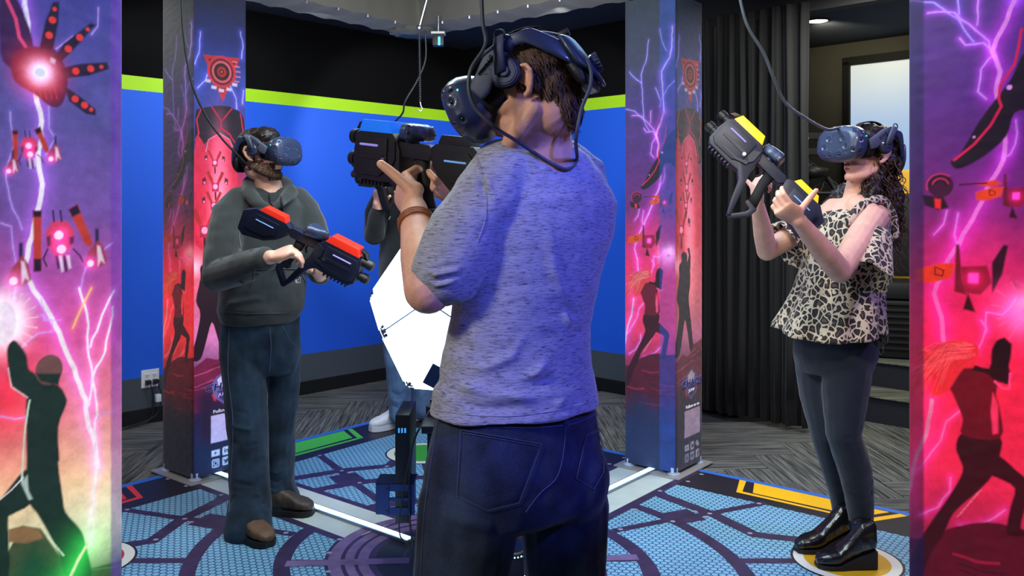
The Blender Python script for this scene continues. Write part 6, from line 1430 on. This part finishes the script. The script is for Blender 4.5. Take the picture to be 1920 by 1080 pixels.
# leggings
mb = MB()
mb.loft([(W(1570, 560, 3.45), wr_*.15, wf*.11), (W(1567, 620, 3.46), wr_*.165, wf*.125), (W(1565, 665, 3.46), wr_*.172, wf*.13), (W(1562, 700, 3.46), wr_*.15, wf*.10)], 36, 2.2)
mb.limb([W(1592, 660, 3.41), W(1584, 740, 3.39), W(1582, 815, 3.37), W(1603, 880, 3.40), W(1611, 930, 3.44), W(1616, 990, 3.46)], [.100, .090, .068, .066, .057, .046]); mb.limb([W(1533, 660, 3.53), W(1540, 740, 3.52), W(1551, 815, 3.50), W(1566, 870, 3.55), W(1577, 920, 3.60), W(1582, 965, 3.64)], [.098, .088, .066, .062, .052, .044])
leg = clay(mb, 'leggings', m_leg, wom, .0055, 6, lambda co, no: .0015*vnoise(co*30, 51), [(hi([(1555, 820), (1580, 826), (1612, 816)], 3.30), .008, -.004), (hi([(1585, 905), (1610, 910), (1635, 902)], 3.38), .007, .004), (hi([(1587, 925), (1610, 930), (1635, 922)], 3.38), .007, -.004)])
# blouse: shell with a flared hem, open at the bottom
rows = []; n_ = 96
spec = [(1604, 386, 3.43, .105, .080), (1602, 398, 3.42, .142, .108), (1596, 420, 3.42, .156, .124), (1587, 455, 3.42, .165, .140), (1578, 500, 3.43, .165, .140), (1570, 550, 3.44, .185, .155), (1560, 590, 3.44, .208, .176), (1552, 622, 3.45, .230, .200)]
mb = MB(); bmv = mb.bm; prev = None; grid = []
for j in range(40):
    u = j/39*(len(spec)-1); k = min(int(u), len(spec)-2); f_ = u-k; a = [spec[k][q]*(1-f_)+spec[k+1][q]*f_ for q in range(5)]; c = W(a[0], a[1], a[2]); row = []
    for i in range(n_):
        th = 2*math.pi*i/n_; fl = max(0, (j-14)/25); ru = 1+fl*(.055*math.sin(th*9+1)+.04*math.sin(th*5+.4)+.02*math.sin(th*17)); p = c+wr_*a[3]*math.cos(th)*ru+wf*a[4]*math.sin(th)*ru
        p.z += -.085*fl**2*max(0, -math.sin(th))**2*1.6+.018*fl*math.sin(th*2+.5); row.append(bmv.verts.new(p))
    if prev:
        for i in range(n_): bmv.faces.new([prev[i], prev[(i+1) % n_], row[(i+1) % n_], row[i]])
    prev = row
bl = mb.build('blouse', m_leo, wom, True); s_ = bl.modifiers.new('t', 'SOLIDIFY'); s_.thickness = .003; s_.offset = -1
# flutter sleeve hanging below the bare near shoulder, and straps
def sleeve(S, E, name, sx=1):
    ax = (E-S).normalized(); u = ax.orthogonal().normalized(); v = ax.cross(u); mb = MB(); prev = None
    for j in range(16):
        t_ = j/15; c = S+(E-S)*(.34+.62*t_)+V((.012, 0, 0)); row = []
        for i in range(56):
            th = 2*math.pi*i/56; r = (.064+.042*t_)*(1+t_*(.07*math.sin(th*7)+.05*math.sin(th*4+1))); row.append(mb.bm.verts.new(c+(u*math.cos(th)+v*math.sin(th))*r+V((0, 0, -.02*t_))))
        if prev:
            for i in range(56): mb.bm.faces.new([prev[i], prev[(i+1) % 56], row[(i+1) % 56], row[i]])
        prev = row
    o = mb.build(name, m_leo, wom, True); s_ = o.modifiers.new('t', 'SOLIDIFY'); s_.thickness = .003; return o
sleeve(W(1648, 405, 3.28), W(1608, 512, 3.16), 'flutter_sleeve'); sleeve(fS, fE*.75+fS*.25, 'flutter_sleeve')
mb = MB(); mb.limb(spline([W(1590, 415, 3.24), W(1618, 384, 3.27), W(1652, 374, 3.32), W(1672, 400, 3.36), W(1678, 440, 3.36)], 5), .017, n=12, flat=((-.3, -1, .2), .5)); mb.build('shoulder_strap', m_leo, wom, True)
mb = MB(); mb.limb(spline([W(1560, 420, 3.42), W(1580, 386, 3.44), W(1600, 372, 3.5)], 5), .018, n=12, flat=((-.3, -1, .2), .5)); mb.build('shoulder_strap', m_leo, wom, True)
# wedge boots
m_bt = mat('boot_black_leather', srgb(18, 18, 22), .28, coat=.4, bump=.15, bscale=40)
b1 = shoe('wedge_boot', m_bt, M_['dark_rubber'], wom, G(1640, 1066), G(1530, 1066), .10, .044, .014, .055, W(1614, 985, 3.44), .046); b2 = shoe('wedge_boot', m_bt, M_['dark_rubber'], wom, G(1600, 1026), G(1492, 1038), .10, .044, .014, .055, W(1584, 962, 3.62), .046)
for bo, c in ((b1, W(1630, 1003, 3.38)), (b2, W(1588, 976, 3.56))): mb = MB(); mb.box(c, (.016, .006, .016), None, .002); mb.build('buckle', M_['steel'], bo)
# hair: mass of curls made of many coiled strands
mb = MB(); t = MB(); t.ball((-.022, 0, .040), (.102, .084, .086)); t.ball((-.055, 0, -.01), (.07, .080, .075)); t.ball((.02, 0, .070), (.07, .062, .046)); bmesh.ops.transform(t.bm, matrix=HM3, verts=t.bm.verts); mb.add(t.bm)
mb.limb([W(1645, 300, 3.42), W(1656, 345, 3.44), W(1664, 395, 3.44), W(1668, 430, 3.44)], [.06, .066, .060, .042]); mb.limb([W(1645, 320, 3.38), W(1632, 360, 3.36), W(1622, 395, 3.34)], [.04, .042, .03])
mb.limb([W(1585, 355, 3.54), W(1560, 385, 3.55), W(1545, 405, 3.55)], [.035, .035, .025])
hw_ = clay(mb, 'hair', m_hair2, wom, .006, 3, lambda co, no: .010*vnoise(co*38, 61)+.004*vnoise(co*90, 62))
r = random.Random(5); polys = [p for p in hw_.data.polygons if (HM3.inverted() @ p.center).z < .03 or p.center.z < 1.5]; mb = MB(); Hi = HM3.inverted()
for k in range(330):
    p = r.choice(polys); l_ = Hi @ p.center
    if l_.x > .03 and l_.z > -.03: continue
    c = p.center+p.normal*r.uniform(-.004, .006); L = r.uniform(.05, .13); R_ = r.uniform(.006, .013); ph_ = r.uniform(0, 6.28); tn = r.uniform(1.2, 2.4); ax = V((r.uniform(-.25, .25), r.uniform(-.2, .2), -1)).normalized()+p.normal*.18; pts = []
    for j in range(15): t_ = j/14; pts.append(c+ax*L*t_+V((math.cos(ph_+t_*tn*6.28), math.sin(ph_+t_*tn*6.28), 0))*R_*(.4+.6*t_))
    mb.limb(pts, [.0026*(1-.6*j/14) for j in range(15)], n=5, caps=False)
cu_ = mb.build('hair_curls', mat('hair_curl_brown', srgb(74, 52, 40), .4, spec=.5), hw_, True)
headset(head_frame(W(1628, 288, 3.38), (-.90, -.44, 0), -10, 0, 1.14), 'dark blue headset on the curly haired woman, tilted slightly upward')
mz, rr_ = W(1342, 240, 3.12), W(1524, 414, 3.0); gun(frameM(mz*.5+rr_*.5, mz-rr_, (.5, .12, 1)) @ Matrix.Diagonal((1.02, .97, 1.0, 1)), 'dark toy rifle with two yellow top plates aimed up and left by the woman', 'yellow_plate', 'gun_navy')
c = cable('tether_cable', [P(1384, -20, 3.1), P(1400, 45, 3.1), P(1432, 100, 3.12), P(1450, 145, 3.14), P(1472, 192, 3.18), P(1505, 218, 3.2), P(1548, 242, 3.24), P(1570, 240, 3.3)], .006, M_['cable_grey'], None); tag(c, 'grey cable hanging from the ceiling to the headset of the woman', 'cable')

# ================================================================== far player behind the ball, mostly hidden
ff = V((-.75, -.66, 0)).normalized(); fr = V((ff.y, -ff.x, 0)); X = lambda x, y, d=5.45: P(x, y, d)
m_blk = mat('sweater_black', srgb(20, 22, 26), .95, sheen=.2, bump=.15, bscale=300); m_den3 = denim('denim_light', srgb(60, 84, 120), srgb(104, 130, 165))
HM4 = head_frame(X(752, 288, 5.4), (-.75, -.66, 0), 4, 0, 1)
mb = MB(); add_head(mb, HM4); mb.limb([HM4 @ V((-.02, 0, -.02)), X(754, 325, 5.45)], [.055, .06]); mb.loft([(X(755, 350), fr*.13, ff*.07), (X(755, 450), fr*.13, ff*.08), (X(752, 560), fr*.13, ff*.08)])
mb.limb([X(716, 360, 5.42), X(704, 440, 5.3)], [.045, .04]); mb.limb([X(704, 440, 5.3), X(708, 380, 5.08)], [.04, .028]); mb.limb([X(800, 360, 5.5), X(812, 430, 5.4), X(770, 380, 5.1)], [.045, .04, .028])
add_hand(mb, X(710, 386, 5.08), (-.05, -.3, .9), (.5, .5, .1), (.5, -.6, .3), (55, 60, 65, 70), 1.02); add_hand(mb, X(770, 380, 5.1), (-.8, -.4, .5), (-.2, .5, .5), (0, -.5, .8), (55, 60, 65, 70), 1.0)
mb.limb([X(748, 580), X(746, 700), X(744, 775)], [.06, .05, .035]); mb.limb([X(775, 580, 5.55), X(790, 700, 5.6), X(792, 765, 5.65)], [.06, .05, .035])
far = clay(mb, 'person', m_skin2, None, .005, 4); tag(far, 'person in a black top, light jeans and white sneakers standing behind the glowing ball', 'person', 'players')
mb = MB(); t = MB(); t.ball((-.022, 0, .042), (.10, .082, .085)); t.ball((-.055, 0, -.01), (.06, .066, .06)); bmesh.ops.transform(t.bm, matrix=HM4, verts=t.bm.verts); mb.add(t.bm); clay(mb, 'hair', m_hair2, far, .006, 3)
mb = MB(); mb.loft([(X(755, 336), fr*.07, ff*.06), (X(755, 348), fr*.15, ff*.09), (X(755, 365), fr*.19, ff*.11), (X(754, 440), fr*.18, ff*.12), (X(752, 530), fr*.17, ff*.12), (X(751, 585), fr*.17, ff*.12)], 36, 2.2)
mb.limb([X(722, 360, 5.44), X(706, 400, 5.38), X(703, 440, 5.3)], [.07, .075, .066]); mb.limb([X(703, 440, 5.3), X(708, 396, 5.12)], [.066, .045]); mb.limb([X(790, 360, 5.5), X(812, 430, 5.4), X(780, 390, 5.15)], [.07, .066, .045])
sw = clay(mb, 'sweater', m_blk, far, .007, 5, lambda co, no: .005*vnoise(co*np.array([12, 12, 18]), 71)); hit = caster([sw])
hA = None
cu = bpy.data.curves.new('t', 'FONT'); cu.body = 'A'; cu.size = .035; cu.extrude = .001; ob = bpy.data.objects.new('t', cu); COL.objects.link(ob); me = bpy.data.meshes.new_from_object(ob.evaluated_get(bpy.context.evaluated_depsgraph_get())); bpy.data.objects.remove(ob)
h_ = hit(728, 412, .004)
if h_: me.transform(Matrix.Translation(h_[0]) @ Matrix.Rotation(math.pi/2, 4, 'X')); me.materials.clear(); me.materials.append(M_['white_plastic']); link(bpy.data.objects.new('printed_letter', me), sw)
mb = MB(); mb.loft([(X(752, 560), fr*.15, ff*.11), (X(755, 610), fr*.165, ff*.12), (X(757, 640), fr*.14, ff*.1)], 30, 2.2); mb.limb([X(742, 610, 5.42), X(748, 690, 5.42), X(748, 735, 5.42), X(748, 775, 5.42)], [.10, .082, .076, .068]); mb.limb([X(775, 610, 5.52), X(790, 700, 5.6), X(792, 768, 5.64)], [.10, .078, .066])
clay(mb, 'jeans', m_den3, far, .007, 5, jeans_fn(72, 1.6), stack(728, 768, (735, 748, 760), 5.35))
m_snk = mat('sneaker_white', srgb(215, 216, 222), .6, bump=.3, bscale=60)
sk = shoe('sneaker', m_snk, mat('sneaker_sole', srgb(200, 200, 215), .6), far, G(758, 800), G(694, 812), .085, .046, .032, 0, X(748, 772, 5.42), .046); shoe('sneaker', m_snk, mat('sneaker_sole', srgb(200, 200, 215), .6), far, G(800, 788), G(752, 792), .085, .046, .032, 0, X(792, 764, 5.64), .046)
headset(head_frame(X(752, 288, 5.4), (-.75, -.66, 0), 4, 0, 1), 'headset of the far player hidden behind the raised rifle of the front man')
gun(frameM(X(722, 330, 5.02), (-.55, -.80, .06)), 'dark toy rifle of the far player, its grip showing under the raised front rifle', 'green_plate')
c = cable('tether_cable', [P(797, 60, 5.0), P(798, 110, 5.0), P(783, 150, 5.0), P(760, 190, 5.0), P(755, 212, 5.05), P(738, 232, 5.15), P(735, 250, 5.3)], .0055, M_['cable_dark'], None); tag(c, 'thin dark cable running from the truss corner down to the far player', 'cable')
